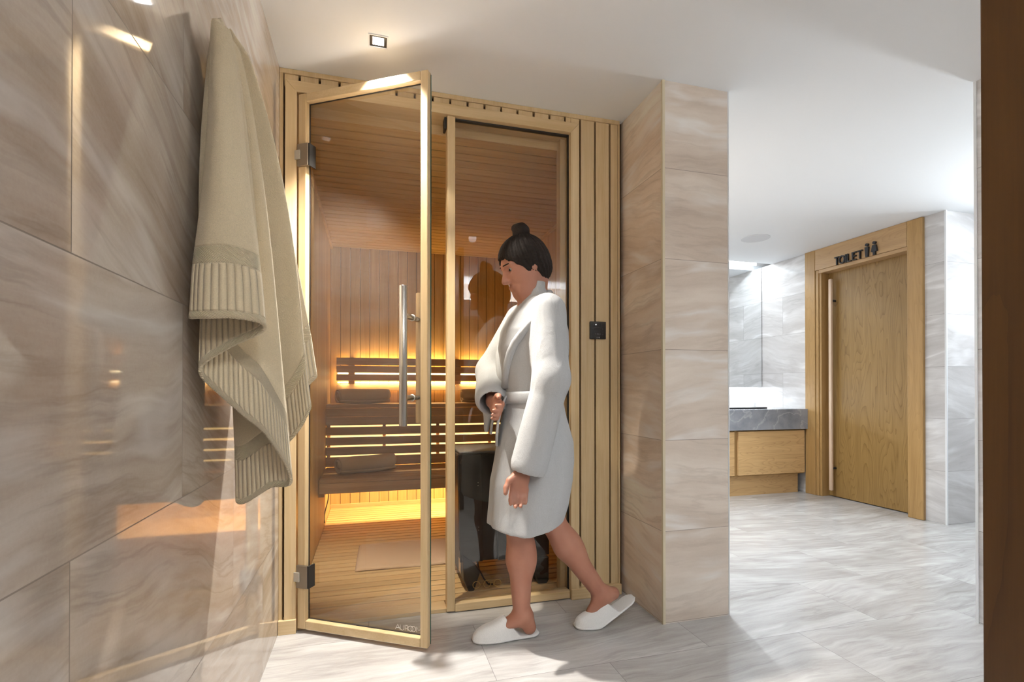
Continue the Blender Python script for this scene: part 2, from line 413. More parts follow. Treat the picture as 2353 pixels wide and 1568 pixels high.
class MB:
    def __init__(s):
        s.v, s.f, s.uv = [], [], None

    def add(s, vs, fs):
        k = len(s.v)
        s.v += [tuple(map(float, p)) for p in vs]
        s.f += [tuple(i + k for i in f) for f in fs]
        return s

    def box(s, x0, x1, y0, y1, z0, z1, mat=None):
        vs = [(x, y, z) for x in (x0, x1) for y in (y0, y1) for z in (z0, z1)]
        if mat is not None:
            vs = [mat @ Vector(p) for p in vs]
        return s.add(vs, [(0, 1, 3, 2), (4, 6, 7, 5), (0, 4, 5, 1), (2, 3, 7, 6), (0, 2, 6, 4), (1, 5, 7, 3)])

    def prism(s, pts, fn0, fn1):
        n = len(pts)
        s.add([fn0(p) for p in pts] + [fn1(p) for p in pts], [tuple(range(n))[::-1], tuple(range(n, 2 * n))] + [(i, (i + 1) % n, n + (i + 1) % n, n + i) for i in range(n)])
        return s

    def cyl(s, a, b, r, r2=None, n=24, caps=True):
        a, b = Vector(a), Vector(b)
        r2 = r if r2 is None else r2
        d = (b - a).normalized()
        p = d.orthogonal().normalized()
        q = d.cross(p)
        ring = lambda c, rr: [c + (p * math.cos(2 * PI * i / n) + q * math.sin(2 * PI * i / n)) * rr for i in range(n)]
        fs = [(i, (i + 1) % n, n + (i + 1) % n, n + i) for i in range(n)]
        if caps:
            fs += [tuple(range(n))[::-1], tuple(range(n, 2 * n))]
        return s.add(ring(a, r) + ring(b, r2), fs)

    def torus(s, c, nrm, R, r, n=32, m=10):
        c, d = Vector(c), Vector(nrm).normalized()
        p = d.orthogonal().normalized()
        q = d.cross(p)
        vs, fs = [], []
        for i in range(n):
            e = p * math.cos(2 * PI * i / n) + q * math.sin(2 * PI * i / n)
            for j in range(m):
                vs.append(c + e * (R + r * math.cos(2 * PI * j / m)) + d * r * math.sin(2 * PI * j / m))
        for i in range(n):
            for j in range(m):
                fs.append((i * m + j, ((i + 1) % n) * m + j, ((i + 1) % n) * m + (j + 1) % m, i * m + (j + 1) % m))
        return s.add(vs, fs)

    def tube(s, pts, r, n=10):
        pts = [Vector(p) for p in pts]
        vs, fs = [], []
        ref = Vector((0.13, 0.92, 0.37))
        for i, c in enumerate(pts):
            d = (pts[min(i + 1, len(pts) - 1)] - pts[max(i - 1, 0)]).normalized()
            p = d.cross(ref).normalized()
            q = d.cross(p)
            for j in range(n):
                vs.append(c + (p * math.cos(2 * PI * j / n) + q * math.sin(2 * PI * j / n)) * r)
        for i in range(len(pts) - 1):
            for j in range(n):
                fs.append((i * n + j, i * n + (j + 1) % n, (i + 1) * n + (j + 1) % n, (i + 1) * n + j))
        fs += [tuple(range(n)), tuple(range((len(pts) - 1) * n, len(pts) * n))[::-1]]
        return s.add(vs, fs)

    def stroke(s, pts, w, dep, org, ud, vd, nd, closed=False):
        """flat ribbon along a 2D polyline, extruded by dep along nd"""
        P = [Vector((p[0], p[1])) for p in pts]
        n = len(P)
        L, R = [], []
        for i in range(n):
            a = P[(i - 1) % n] if (i > 0 or closed) else P[i]
            b = P[(i + 1) % n] if (i < n - 1 or closed) else P[i]
            t = (b - a).normalized()
            nn = Vector((-t.y, t.x))
            k = 1.0
            if (0 < i < n - 1) or closed:
                t1 = (P[i] - P[(i - 1) % n]).normalized()
                k = 1 / max(0.45, abs(nn.dot(Vector((-t1.y, t1.x)))))
            L.append(P[i] + nn * w / 2 * k)
            R.append(P[i] - nn * w / 2 * k)
        org, ud, vd, nd = Vector(org), Vector(ud), Vector(vd), Vector(nd)
        f3 = lambda p, h: org + ud * p.x + vd * p.y + nd * h
        m = n if closed else n - 1
        for i in range(m):
            j = (i + 1) % n
            quad = [L[i], L[j], R[j], R[i]]
            s.add([f3(p, 0) for p in quad] + [f3(p, dep) for p in quad], [(3, 2, 1, 0), (4, 5, 6, 7), (0, 1, 5, 4), (1, 2, 6, 5), (2, 3, 7, 6), (3, 0, 4, 7)])
        return s

    def build(s, name, mat, parent=None, smooth=False, bevel=0.0, origin=None, sub=0, solid=0.0, seg=2):
        vs = np.array(s.v, dtype=float).reshape(-1, 3)
        if parent is not None:
            org = np.array(WORLD.get(parent.name, (0, 0, 0)))
        elif origin is not None:
            org = np.array(origin, dtype=float)
        else:
            lo, hi = vs.min(0), vs.max(0)
            org = np.array([(lo[0] + hi[0]) / 2, (lo[1] + hi[1]) / 2, lo[2]])
        me = bpy.data.meshes.new(name)
        me.from_pydata([tuple(p) for p in (vs - org)], [], s.f)
        if s.uv is not None:
            ul = me.uv_layers.new(name='UVMap')
            for l in me.loops:
                ul.data[l.index].uv = s.uv[l.vertex_index]
        bm = bmesh.new()
        bm.from_mesh(me)
        bmesh.ops.recalc_face_normals(bm, faces=bm.faces)
        bm.to_mesh(me)
        bm.free()
        me.validate()
        me.materials.append(M[mat] if isinstance(mat, str) else mat)
        if smooth:
            me.polygons.foreach_set('use_smooth', [True] * len(me.polygons))
        o = bpy.data.objects.new(name, me)
        COL.objects.link(o)
        if parent is not None:
            o.parent = parent
        else:
            o.location = org
        WORLD[o.name] = tuple(org)
        if solid:
            md = o.modifiers.new('solid', 'SOLIDIFY')
            md.thickness = solid
            md.offset = 0
        if bevel:
            md = o.modifiers.new('bevel', 'BEVEL')
            md.width = bevel
            md.segments = seg
            md.limit_method = 'ANGLE'
            md.angle_limit = math.radians(40)
            md.harden_normals = False
        if sub:
            md = o.modifiers.new('sub', 'SUBSURF')
            md.levels = md.render_levels = sub
        return o


WORLD = {}


def empty(name, loc):
    o = bpy.data.objects.new(name, None)
    o.empty_display_size = 0.05
    COL.objects.link(o)
    o.location = loc
    WORLD[o.name] = tuple(loc)
    return o


def tag(o, label, cat=None, group=None, kind=None):
    o['label'] = label
    if cat:
        o['category'] = cat
    if group:
        o['group'] = group
    if kind:
        o['kind'] = kind
    return o


def struct(o, label=None, cat=None):
    return tag(o, label, cat, kind='structure')


def quad(name, mat, pts, label, cat, thick=None):
    mb = MB()
    mb.add(pts, [(0, 1, 2, 3)])
    o = mb.build(name, mat)
    return struct(o, label, cat)


def duplicate(root, loc, rz, label):
    r = root.copy()
    COL.objects.link(r)
    r.location = loc
    r.rotation_euler = (root.rotation_euler[0], root.rotation_euler[1], rz)
    if label:
        r['label'] = label
    for ch in list(root.children):
        c = ch.copy()
        COL.objects.link(c)
        c.parent = r
        for g in list(ch.children):
            d = g.copy()
            COL.objects.link(d)
            d.parent = c
    return r


# ------------------------------------------------------------------ the setting
XL, XR, YF = -0.37, 1.19, 2.27           # lobby left wall, end of sauna front, sauna front
CX0, CX1, CY = 1.21, 1.544, 1.913        # tiled pillar
TX = 4.12                                # toilet wall
YB = 4.66                                 # niche back wall
RX, RY = 2.527, 1.56                     # corner of the right wall

mb = MB().box(XL - 0.1, 6.6, -1.7, YB + 0.1, -0.08, 0)
struct(mb.build('floor', 'tile_floor', origin=(0, 0, 0)), 'pale polished travertine-look tiled floor', 'floor')
mb = MB()
mb.box(XL - 0.1, 6.6, -1.7, 4.42, CEIL, CEIL + 0.06)
mb.box(XL - 0.1, 6.6, 4.42, YB + 0.1, 2.47, 2.53)
mb.box(XL - 0.1, 6.6, 4.40, 4.42, CEIL + 0.06, 2.47)
struct(mb.build('ceiling', 'white_paint', origin=(0, 0, CEIL)), 'smooth white plaster ceiling', 'ceiling')
struct(MB().box(XL - 0.1, XL, -1.7, YF + 0.1, 0, CEIL).build('wall_left', 'tile_left', origin=(XL, 0, 0)), 'glossy beige travertine-look tiled wall beside the sauna door', 'wall')
struct(MB().box(XL - 0.1, RX, -1.8, -1.7, 0, CEIL).build('wall_back', 'tile_front', origin=(0, -1.7, 0)), 'tiled wall behind the viewpoint', 'wall')
# right wall with the corner
mb = MB().box(RX, RX + 0.1, -1.7, RY - 0.0, 0, CEIL).box(RX + 0.1, 6.6, RY - 0.1, RY, 0, CEIL)
struct(mb.build('wall_right', 'tile_white_y', origin=(RX, RY, 0)), 'pale tiled wall corner behind the dark wooden door', 'wall')
struct(MB().box(RX - 0.004, RX + 0.006, RY - 0.006, RY + 0.004, 0, CEIL).build('trim_1', 'white_trim'), 'thin white edge profile on the right wall corner', 'edge trim')
struct(MB().box(-0.36, 2.5, -1.44, -1.42, 1.9, 2.1).box(-0.36, 2.5, -1.698, -1.44, 1.9, 1.915).build('fill_ledge', 'white_paint'), 'white ledge added behind the viewpoint to hide the fill lamp', 'lamp screen')  # unseen ledge, added to keep the fill lamp out of the glass reflections
# pillar, runs on as the outer side wall of the sauna
mb = MB().prism([(CX0, CY), (CX1, CY), (CX1, YB), (1.42, YB), (1.42, 2.39), (CX0, 2.39)], lambda p: (p[0], p[1], 0), lambda p: (p[0], p[1], CEIL))
o = mb.build('wall_middle', 'tile_front', origin=(CX0, CY, 0))
o.data.materials.append(M['tile_side'])
for p in o.data.polygons:
    if abs(p.normal.x) > 0.7:
        p.material_index = 1
struct(o, 'travertine-look tiled pillar wall at the right end of the sauna', 'wall')
struct(MB().box(CX0 - 0.003, CX0 + 0.009, CY - 0.003, CY + 0.009, 0, CEIL).build('trim_2', 'cream_trim'), 'cream edge profile on the left corner of the tiled pillar', 'edge trim')
struct(MB().box(CX1 - 0.004, CX1 + 0.002, CY - 0.002, CY + 0.004, 0, CEIL).build('trim_3', 'white_trim'), 'thin edge profile on the right corner of the tiled pillar', 'edge trim')

# toilet wall (faces -X) : piece right of the door, piece over/behind the niche
TD0, TD1, TDH = 3.01, 3.82, 2.13          # clear door opening
mb = MB().box(TX, TX + 0.14, 2.74, TD0 - 0.02, 0, CEIL).box(TX, TX + 0.14, TD1 + 0.05, YB, 0, CEIL).box(TX, TX + 0.14, TD0 - 0.02, TD1 + 0.05, TDH + 0.02, CEIL)
mb.box(TX + 0.14, TX + 0.16, 2.74, YB, 0, CEIL)
o = mb.build('wall_toilet', 'tile_white_y', origin=(TX, 2.74, 0))
o.data.materials.append(M['tile_white_x'])
for p in o.data.polygons:
    if abs(p.normal.y) > 0.7:
        p.material_index = 1
struct(o, 'bright pale tiled wall around the toilet door', 'wall')
struct(MB().box(TX + 0.16, 6.6, 2.74, 2.9, 0, CEIL).build('wall_corridor', 'tile_white_x', origin=(TX + 0.16, 2.74, 0)), 'pale tiled corridor wall turning right past the toilet door', 'wall')
struct(MB().box(TX - 0.004, TX + 0.008, 2.732, 2.744, 0, CEIL).build('trim_4', 'white_trim'), 'white edge profile on the corner right of the toilet door', 'edge trim')
struct(MB().box(1.544, 6.6, YB, YB + 0.1, 0, 2.53).build('wall_niche', 'tile_white_x', origin=(1.544, YB, 0)), 'pale tiled wall behind the washbasin mirror', 'wall')
struct(MB().box(6.5, 6.6, RY, 2.74, 0, CEIL).build('wall_end', 'tile_white_y', origin=(6.5, RY, 0)), 'tiled wall closing the corridor', 'wall')

# ---- sauna front
FZ = 2.33
front = empty('wall_front', (0.41, YF, 0))
struct(front, 'pale aspen plank front of the sauna with frame and plinth', 'wall')
mb = MB()                                    # vertical boards
GW = 0.009
edges = [0.979 + 0.0795 * k for k in range(-17, 3)]
for a in [-0.3545 - 0.0785] + edges:
    x0, x1 = max(a + GW / 2, -0.352), min(a + 0.0795 - GW / 2, 1.180)
    if x1 - x0 < 0.01:
        continue
    if x1 <= 0.94:
        mb.box(x0, x1, YF, YF + 0.02, 2.28, FZ)
    else:
        mb.box(max(x0, 0.93), x1, YF, YF + 0.02, 0.0, FZ)
        if x0 < 0.93:
            mb.box(x0, 0.9295, YF, YF + 0.02, 2.28, FZ)
mb.build('cladding_boards', 'aspen_z', front, bevel=0.0015)
mb = MB().box(XL, XR + 0.02, YF + 0.021, YF + 0.10, 2.262, CEIL).box(0.94, XR + 0.02, YF + 0.021, YF + 0.10, 0, 2.262).box(XL, -0.31, YF + 0.021, YF + 0.10, 0, 2.262)
mb.build('backing', 'gap', front)
mb = MB().box(XL, XR, YF - 0.006, YF + 0.02, FZ, CEIL).box(XL, -0.3555, YF - 0.006, YF + 0.02, 0.05, FZ).box(1.181, XR, YF - 0.006, YF + 0.02, 0.05, FZ)
tag(mb.build('edge_moulding', 'aspen_trim_z', front, bevel=0.002), 'narrow aspen edge strip along ceiling and sides')
mb = MB()                                    # mitred casing
Y0, Y1 = YF - 0.014, YF + 0.115
mb.prism([(-0.347, 0), (-0.302, 0), (-0.302, 2.253), (-0.347, 2.301)], lambda p: (p[0], Y0, p[1]), lambda p: (p[0], Y1, p[1]))
mb.build('casing', 'aspen_trim_z', front, bevel=0.0015)
mb = MB().prism([(0.968, 0), (0.925, 0), (0.925, 2.253), (0.968, 2.301)], lambda p: (p[0], Y0, p[1]), lambda p: (p[0], Y1, p[1]))
mb.build('casing', 'aspen_trim_z', front, bevel=0.0015)
mb = MB().prism([(-0.347, 2.301), (-0.302, 2.253), (0.925, 2.253), (0.968, 2.301)], lambda p: (p[0], Y0, p[1]), lambda p: (p[0], Y1, p[1]))
mb.build('casing', 'aspen_trim_x', front, bevel=0.0015)
mb = MB().box(XL + 0.001, -0.3, YF - 0.022, YF + 0.02, 0, 0.058)
tag(mb.build('plinth', 'aspen_trim_x', front, bevel=0.002), 'short plinth block left of the door')
mb = MB().box(0.926, XR, YF - 0.022, YF + 0.02, 0, 0.05)
tag(mb.build('plinth', 'aspen_trim_x', front, bevel=0.002), 'plinth below the boards right of the glass')
mb = MB().box(-0.302, 0.33, YF + 0.01, YF + 0.10, 0, 0.018)
mb.build('threshold', 'aspen_trim_x', front, bevel=0.002)
# ---- fixed glass beside the door
win = empty('window_1', (0.64, YF + 0.03, 0))
struct(win, 'fixed sauna glass panel between the door opening and the boards', 'window')
MB().box(0.329, 0.365, YF - 0.006, YF + 0.05, 0.008, 2.252).build('mullion', 'aspen_trim_z', win, bevel=0.002)
MB().box(0.366, 0.924, YF - 0.006, YF + 0.05, 0.004, 0.040).build('bottom_rail', 'aspen_trim_x', win, bevel=0.003)
MB().box(0.366, 0.924, YF + 0.02, YF + 0.028, 0.041, 2.252).build('pane', 'glass', win)
mb = MB().box(0.9215, 0.9245, YF + 0.012, YF + 0.034, 0.041, 2.252).box(0.366, 0.9215, YF + 0.012, YF + 0.034, 2.2475, 2.2525)
mb.build('seal', 'rubber', win)
MB().box(0.898, 0.924, YF + 0.06, YF + 0.11, 0.0, 2.252).build('jamb_post', 'aspen_trim_z', win)
MB().box(0.318, 0.328, YF + 0.012, YF + 0.06, 2.20, 2.252).build('door_stop', 'rubber', win)

# ---- sauna cabin inside
SX0, SX1, SY0, SY1, SZ0, SZ1 = -0.33, 1.30, YF + 0.10, 4.46, 0.018, 2.21


def boards_x(name, mat, label, y, sgn):
    mb = MB()
    k = 0
    x = SX0
    while x < SX1 - 0.01:
        mb.box(x + 0.0017, min(x + 0.0785 - 0.0017, SX1), y, y + sgn * 0.014, 0, SZ1)
        x += 0.0785
    return mb


mb = boards_x('', '', '', SY1, 1)
sb = empty('wall_sauna_back', (0.5, SY1, 0))
struct(sb, 'back wall of vertical aspen boards inside the sauna', 'wall')
mb.build('boards', 'aspen_wx', sb, bevel=0.0025)
MB().box(SX0 - 0.02, SX1 + 0.02, SY1 + 0.0142, SY1 + 0.04, 0, SZ1).build('backing', 'gap_dark', sb)
MB().box(SX0, SX1, SY1 - 0.012, SY1, SZ0, 0.05).build('skirting', 'aspen_trim_x', sb, bevel=0.002)
for nm, lab, x, sg in (('wall_sauna_left', 'left wall of vertical aspen boards inside the sauna', SX0, -1), ('wall_sauna_right', 'right wall of vertical aspen boards inside the sauna', SX1, 1)):
    sw = empty(nm, (x, 3.4, 0))
    struct(sw, lab, 'wall')
    mb = MB()
    y = SY0
    while y < SY1 - 0.01:
        xx = sorted((x, x + sg * 0.014))
        mb.box(xx[0], xx[1], y + 0.0017, min(y + 0.0785 - 0.0017, SY1), 0, SZ1)
        y += 0.0785
    mb.build('boards', 'aspen_wy', sw, bevel=0.0025)
    xx = sorted((x + sg * 0.0142, x + sg * 0.036))
    MB().box(xx[0], xx[1], SY0, SY1, 0, SZ1).build('backing', 'gap_dark', sw)
    xx = sorted((x, x - sg * 0.018))
    MB().box(xx[0], xx[1], SY0, SY1, SZ1 - 0.022, SZ1).build('cove_moulding', 'aspen_wy', sw, bevel=0.003)
sc_ = empty('ceiling_sauna', (0.5, 3.4, SZ1))
struct(sc_, 'sauna ceiling of aspen boards running across', 'ceiling')
mb = MB()
y = SY0
while y < SY1 - 0.01:
    mb.box(SX0, SX1, y + 0.0045, min(y + 0.0785 - 0.0045, SY1), SZ1, SZ1 + 0.014)
    y += 0.0785
mb.build('boards', 'aspen_c', sc_, bevel=0.0025)
MB().box(SX0, SX1, SY0, SY1 + 0.03, SZ1 + 0.0142, SZ1 + 0.03).build('backing', 'gap_dark', sc_)
MB().box(SX0, SX1, SY0 - 0.005, SY0, SZ1, 2.30).build('fascia_board', 'aspen_trim_x', sc_)
sf = empty('floor_sauna', (0.5, 3.4, 0))
struct(sf, 'slatted aspen floor inside the sauna', 'floor')
mb = MB()
y = SY0
while y < SY1 - 0.01:
    mb.box(SX0 + 0.002, SX1, y + 0.005, min(y + 0.066 - 0.005, SY1), 0.004, SZ0)
    y += 0.066
mb.build('slats', 'aspen_f', sf, bevel=0.002)
MB().box(SX0, SX1, SY0, SY1, 0.0005, 0.003).build('backing', 'gap_dark', sf)

# ------------------------------------------------------------------ sauna door (open towards the viewer)
A = Vector((-0.297, 2.262, 0))
D = Vector((0.8493, -0.5279, 0))
NRM = Vector((-0.5279, -0.8493, 0))          # towards the viewer
DM = Matrix(((D.x, NRM.x, 0, A.x), (D.y, NRM.y, 0, A.y), (0, 0, 1, 0), (0, 0, 0, 1)))
door = empty('door_1', tuple(A))
WORLD[door.name] = (0, 0, 0)
door.rotation_euler = (0, 0, math.atan2(D.y, D.x))
struct(door, 'open aspen framed glass sauna door with steel bar handle', 'door')
# local frame of the door empty: x along the leaf, y to the sauna side (=-NRM)
DL, DZ0, DZ1, DT = 0.594, 0.016, 2.246, 0.026
mb = MB().box(0.001, 0.038, -0.0, DT, DZ0, DZ1)
mb.build('hinge_stile', 'aspen_door', door, bevel=0.003)
mb = MB().box(DL - 0.031, DL, 0, DT, DZ0, DZ1)
mb.build('lock_stile', 'aspen_door', door, bevel=0.003)
mb = MB().box(0.0385, DL - 0.0315, 0, DT, DZ1 - 0.036, DZ1)
mb.build('top_rail', 'aspen_trim_x', door, bevel=0.003)
mb = MB().box(0.0385, DL - 0.0315, 0, DT, DZ0, DZ0 + 0.036)
mb.build('bottom_rail', 'aspen_trim_x', door, bevel=0.003)
mb = MB().box(0.036, DL - 0.003, DT + 0.001, DT + 0.007, DZ0 + 0.004, DZ1 - 0.004)
g = mb.build('pane', 'glass', door)
mb = MB().box(DL - 0.0028, DL - 0.0005, DT + 0.001, DT + 0.007, DZ0 + 0.004, DZ1 - 0.004)
tag(mb.build('glass_edge', 'glass_edge', door), 'green cut edge of the door glass')
mb = MB()
for (x0, x1, z0, z1) in ((0.038, 0.0405, DZ0 + 0.036, DZ1 - 0.036), (0.038, DL - 0.031, DZ1 - 0.0385, DZ1 - 0.036), (0.038, DL - 0.031, DZ0 + 0.036, DZ0 + 0.0385)):
    mb.box(x0, x1, DT - 0.004, DT + 0.001, z0, z1)
mb.box(DL - 0.031, DL - 0.001, DT + 0.0002, DT + 0.0009, DZ0, DZ1)
mb.build('seal', 'rubber', door)
for zc in (1.985, 0.235):
    hb = MB().box(0.004, 0.056, -0.012, -0.0005, zc - 0.047, zc + 0.047).build('hinge', 'hinge', door, bevel=0.002)
    WORLD[hb.name] = (0, 0, 0)
    MB().box(0.056, 0.062, -0.008, DT + 0.006, zc - 0.046, zc + 0.046).build('gasket', 'rubber', hb)
    MB().box(-0.004, 0.022, -0.018, -0.0122, zc - 0.019, zc + 0.019).build('knuckle', 'hinge_light', hb, bevel=0.001)
# handles: steel bar outside, wooden bar inside, two mounts through the glass
HT, HS = 0.523, 0.062
HZ0, HZ1 = 0.872, 1.402
hd = MB().cyl((HT, -HS, HZ0), (HT, -HS, HZ1), 0.0152, n=32).build('handle', 'steel', door, smooth=True, bevel=0.0015)
WORLD[hd.name] = (0, 0, 0)
for zc in (0.978, 1.290):
    mb = MB().cyl((HT, -HS + 0.012, zc), (HT, DT + 0.0, zc), 0.0105)
    mb.build('handle_mount', 'steel', hd, smooth=True, bevel=0.001)
    MB().torus((HT, DT - 0.016, zc), (0, 1, 0), 0.0115, 0.0022).build('mount_ring', 'hinge_light', hd, smooth=True)
mb = MB().cyl((HT, DT + 0.045, HZ0 + 0.005), (HT, DT + 0.045, HZ1 - 0.005), 0.014, n=24)
wh = mb.build('inner_handle', 'aspen_trim_z', door, smooth=True, bevel=0.001)
tag(wh, 'wooden bar handle on the sauna side of the glass')
WORLD[wh.name] = (0, 0, 0)
for zc in (0.978, 1.290):
    MB().cyl((HT, DT + 0.0075, zc), (HT, DT + 0.04, zc), 0.009).build('handle_mount', 'steel', wh, smooth=True)
# etched word on the glass, low beside the lock stile
mb = MB()
arc = lambda cx, cy, rx, ry, a0, a1, n=20: [(cx + rx * math.cos(math.radians(a0 + (a1 - a0) * i / n)), cy + ry * math.sin(math.radians(a0 + (a1 - a0) * i / n))) for i in range(n + 1)]
hh, wd = 0.0205, 0.0011
fr = ((0.4425, DT - 0.0005, 0.0605), (1, 0, 0), (0, 0, 1), (0, -1, 0))
st = lambda pts, closed=False: mb.stroke([(x, y) for x, y in pts], wd, 0.0003, *fr, closed=closed)
st([(0, 0), (0.0105, hh), (0.021, 0)])
st([(0.0045, 0.007), (0.0165, 0.007)])
st([(0.022, hh)] + [(0.030 + p[0], 0.008 + p[1]) for p in arc(0, 0, 0.008, 0.008, 180, 360)] + [(0.038, hh)])
st([(0.043, 0), (0.043, hh), (0.050, hh)] + arc(0.050, hh - 0.0055, 0.0055, 0.0055, 90, -90, 12) + [(0.044, hh - 0.011)])
st([(0.050, hh - 0.011), (0.056, 0)])
st(arc(0.0665, hh / 2, 0.0105, 0.0103, 0, 345, 28), True)
st(arc(0.0785, hh / 2, 0.0105, 0.0103, 0, 345, 28), True)
st([(0.093, 0), (0.0935, hh), (0.103, 0.006), (0.1125, hh), (0.113, 0)])
tag(mb.build('glass_lettering', 'etch', door), 'white etched word AUROOM low on the door glass')

# ------------------------------------------------------------------ sauna benches
by = 4.0
ub = empty('upper_bench', (0.48, 4.2, 0))
tag(ub, 'upper sauna bench with glowing slatted front against the back wall', 'bench')
mb = MB()
for y0 in (4.002, 4.094, 4.186, 4.278, 4.370):
    mb.box(SX0 + 0.005, SX1 - 0.005, y0, y0 + 0.086, 0.87, 0.898)
mb.build('seat_boards', 'bench', ub, bevel=0.004)
mb = MB()
for z0, z1 in ((0.805, 0.868), (0.740, 0.803), (0.665, 0.7265), (0.590, 0.6515), (0.515, 0.5765), (0.4285, 0.5015)):
    mb.box(SX0 + 0.0006, SX1 - 0.004, by, by + 0.018, z0, z1)
mb.build('front_slats', 'bench', ub, bevel=0.002)
for xc in (-0.312, 0.095, 0.508, 0.931, 1.28):
    MB().box(xc - 0.012, xc + 0.012, by + 0.019, by + 0.032, 0.436, 0.868).build('front_post', 'bench', ub)
for z in (0.733, 0.658, 0.583, 0.508):
    MB().box(-0.298, 1.26, by + 0.036, by + 0.038, z - 0.009, z + 0.009).build('light_strip', 'led_amber', ub)
lb = empty('lower_bench', (0.48, 3.7, 0))
tag(lb, 'lower sauna bench carrying a rolled towel, in front of the slatted riser', 'bench')
mb = MB()
for i in range(6):
    y0 = 3.468 + i * 0.0885
    mb.box(SX0 + 0.005, SX1 - 0.005, y0, y0 + 0.083, 0.402, 0.428)
mb.build('seat_boards', 'bench', lb, bevel=0.004)
MB().box(SX0 + 0.005, SX1 - 0.005, 3.445, 3.466, 0.404, 0.428).build('nosing', 'bench', lb, bevel=0.006)
MB().box(SX0 + 0.005, SX1 - 0.005, 3.447, 3.466, 0.336, 0.4032).build('front_board', 'bench', lb, bevel=0.002)
for xa in (SX0 + 0.002, SX1 - 0.036):
    MB().box(xa, xa + 0.034, 3.47, 3.97, 0.312, 0.3995).build('side_bearer', 'bench', lb)
MB().box(SX0 + 0.04, SX1 - 0.04, 3.96, 3.985, 0.30, 0.3995).build('rear_bearer', 'bench', lb)
br = empty('backrest', (0.45, 4.38, 1.0))
tag(br, 'wooden backrest of slats with two bright light strips behind it', 'backrest')
mb = MB()
for z0, z1, y in ((1.216, 1.276, 4.375), (1.153, 1.2085, 4.375), (1.084, 1.138, 4.375)):
    mb.box(-0.279, 1.24, y, y + 0.016, z0, z1)
mb.build('slats', 'bench', br, bevel=0.003)
MB().box(-0.279, 1.24, 4.412, 4.432, 1.003, 1.055).build('lower_rail', 'bench', br, bevel=0.002)
for xc in (-0.16, 0.731, 1.15):
    MB().box(xc - 0.024, xc + 0.024, 4.392, 4.455, 1.06, 1.276).build('post', 'bench', br)
for z in (1.1455, 1.0695):
    for (xa, xb) in ((-0.27, -0.186), (-0.134, 0.705), (0.757, 1.12)):
        MB().box(xa, xb, 4.394, 4.397, z - 0.0055, z + 0.0055).build('light_strip', 'led_white', br)
# cable under the bench
pts = [(SX0 + 0.012, 3.99 - 0.01 * i, 0.30 - 0.026 * i) for i in range(11)]
pts = [(p[0] + 0.012 * math.sin(i * 0.55), p[1], max(p[2], 0.024)) for i, p in enumerate(pts)]
tag(MB().tube(pts, 0.0035).build('cable', 'rubber', smooth=True), 'thin black cable hanging below the lower bench by the left sauna wall', 'cable')

# ------------------------------------------------------------------ rolled towels


def towel_roll(L=0.40, R=0.068, turns=3.2):
    """spiral sheet wound around local X; origin at the bottom centre"""
    n, m = 150, 26
    vs, fs = [], []
    for i in range(n + 1):
        a = i / n
        th = a * turns * 2 * PI
        rr = 0.012 + (R - 0.014) * a
        for j in range(m + 1):
            x = -L / 2 + L * j / m
            e = 1.0 - 0.10 * (abs(2 * j / m - 1) ** 6)
            wob = 1 + 0.03 * math.sin(3 * th * 0.37 + 9 * x) + 0.02 * math.sin(17 * x + th)
            r = rr * e * wob
            xo = x + 0.010 * math.sin(th * 0.8) * (1 if j in (0, m) else 0.6) * (2 * j / m - 1)
            sq = 0.93
            y, z = r * math.cos(-th - 1.2), r * math.sin(-th - 1.2)
            if z < 0:
                z *= 0.93
            vs.append((xo, y * 1.04, z * sq))
    for i in range(n):
        for j in range(m):
            fs.append((i * (m + 1) + j, i * (m + 1) + j + 1, (i + 1) * (m + 1) + j + 1, (i + 1) * (m + 1) + j))
    v = np.array(vs)
    v[:, 2] -= v[:, 2].min() - 0.005
    mb = MB()
    mb.add(v.tolist(), fs)
    return mb


roll = towel_roll().build('rolled_towel', 'towel_roll', smooth=True, solid=0.010, origin=(0, 0, 0))
roll.location = (-0.058, 4.16, 0.899)
roll.rotation_euler = (0, 0, math.radians(16))
tag(roll, 'rolled beige towel at the left end of the upper bench, below the backrest', 'towel', 'rolled towels on the sauna benches')
duplicate(roll, (0.93, 4.17, 0.899), math.radians(-6), 'rolled beige towel on the upper bench, partly behind the walking person')
duplicate(roll, (-0.03, 3.70, 0.429), math.radians(20), 'rolled beige towel at the left end of the lower bench')
duplicate(roll, (0.86, 3.72, 0.429), math.radians(-8), 'rolled beige towel on the lower bench, peeking out behind the black heater')

# floor mat
mb = MB()
nx, ny = 60, 44
vs, fs = [], []
for i in range(nx + 1):
    for j in range(ny + 1):
        x, y = i / nx, j / ny
        ed = min(x, 1 - x, y, 1 - y)
        z = 0.009 * min(1, ed / 0.02) ** 0.5
        if 0.05 < y < 0.95 and not 0.13 < y < 0.87:
            z += 0.0015 * math.sin(x * 2 * PI * 55)
        vs.append((-0.085 + 0.64 * x + 0.012 * y, 2.865 + 0.47 * y - 0.01 * x, SZ0 + 0.003 + z + 0.002 * math.sin(9 * x + 4 * y)))
for i in range(nx):
    for j in range(ny):
        fs.append((i * (ny + 1) + j, (i + 1) * (ny + 1) + j, (i + 1) * (ny + 1) + j + 1, i * (ny + 1) + j + 1))
mb.add(vs, fs)
tag(mb.build('floor_mat', 'mat', smooth=True, solid=0.005), 'pinkish beige terry mat lying on the slatted sauna floor', 'mat')

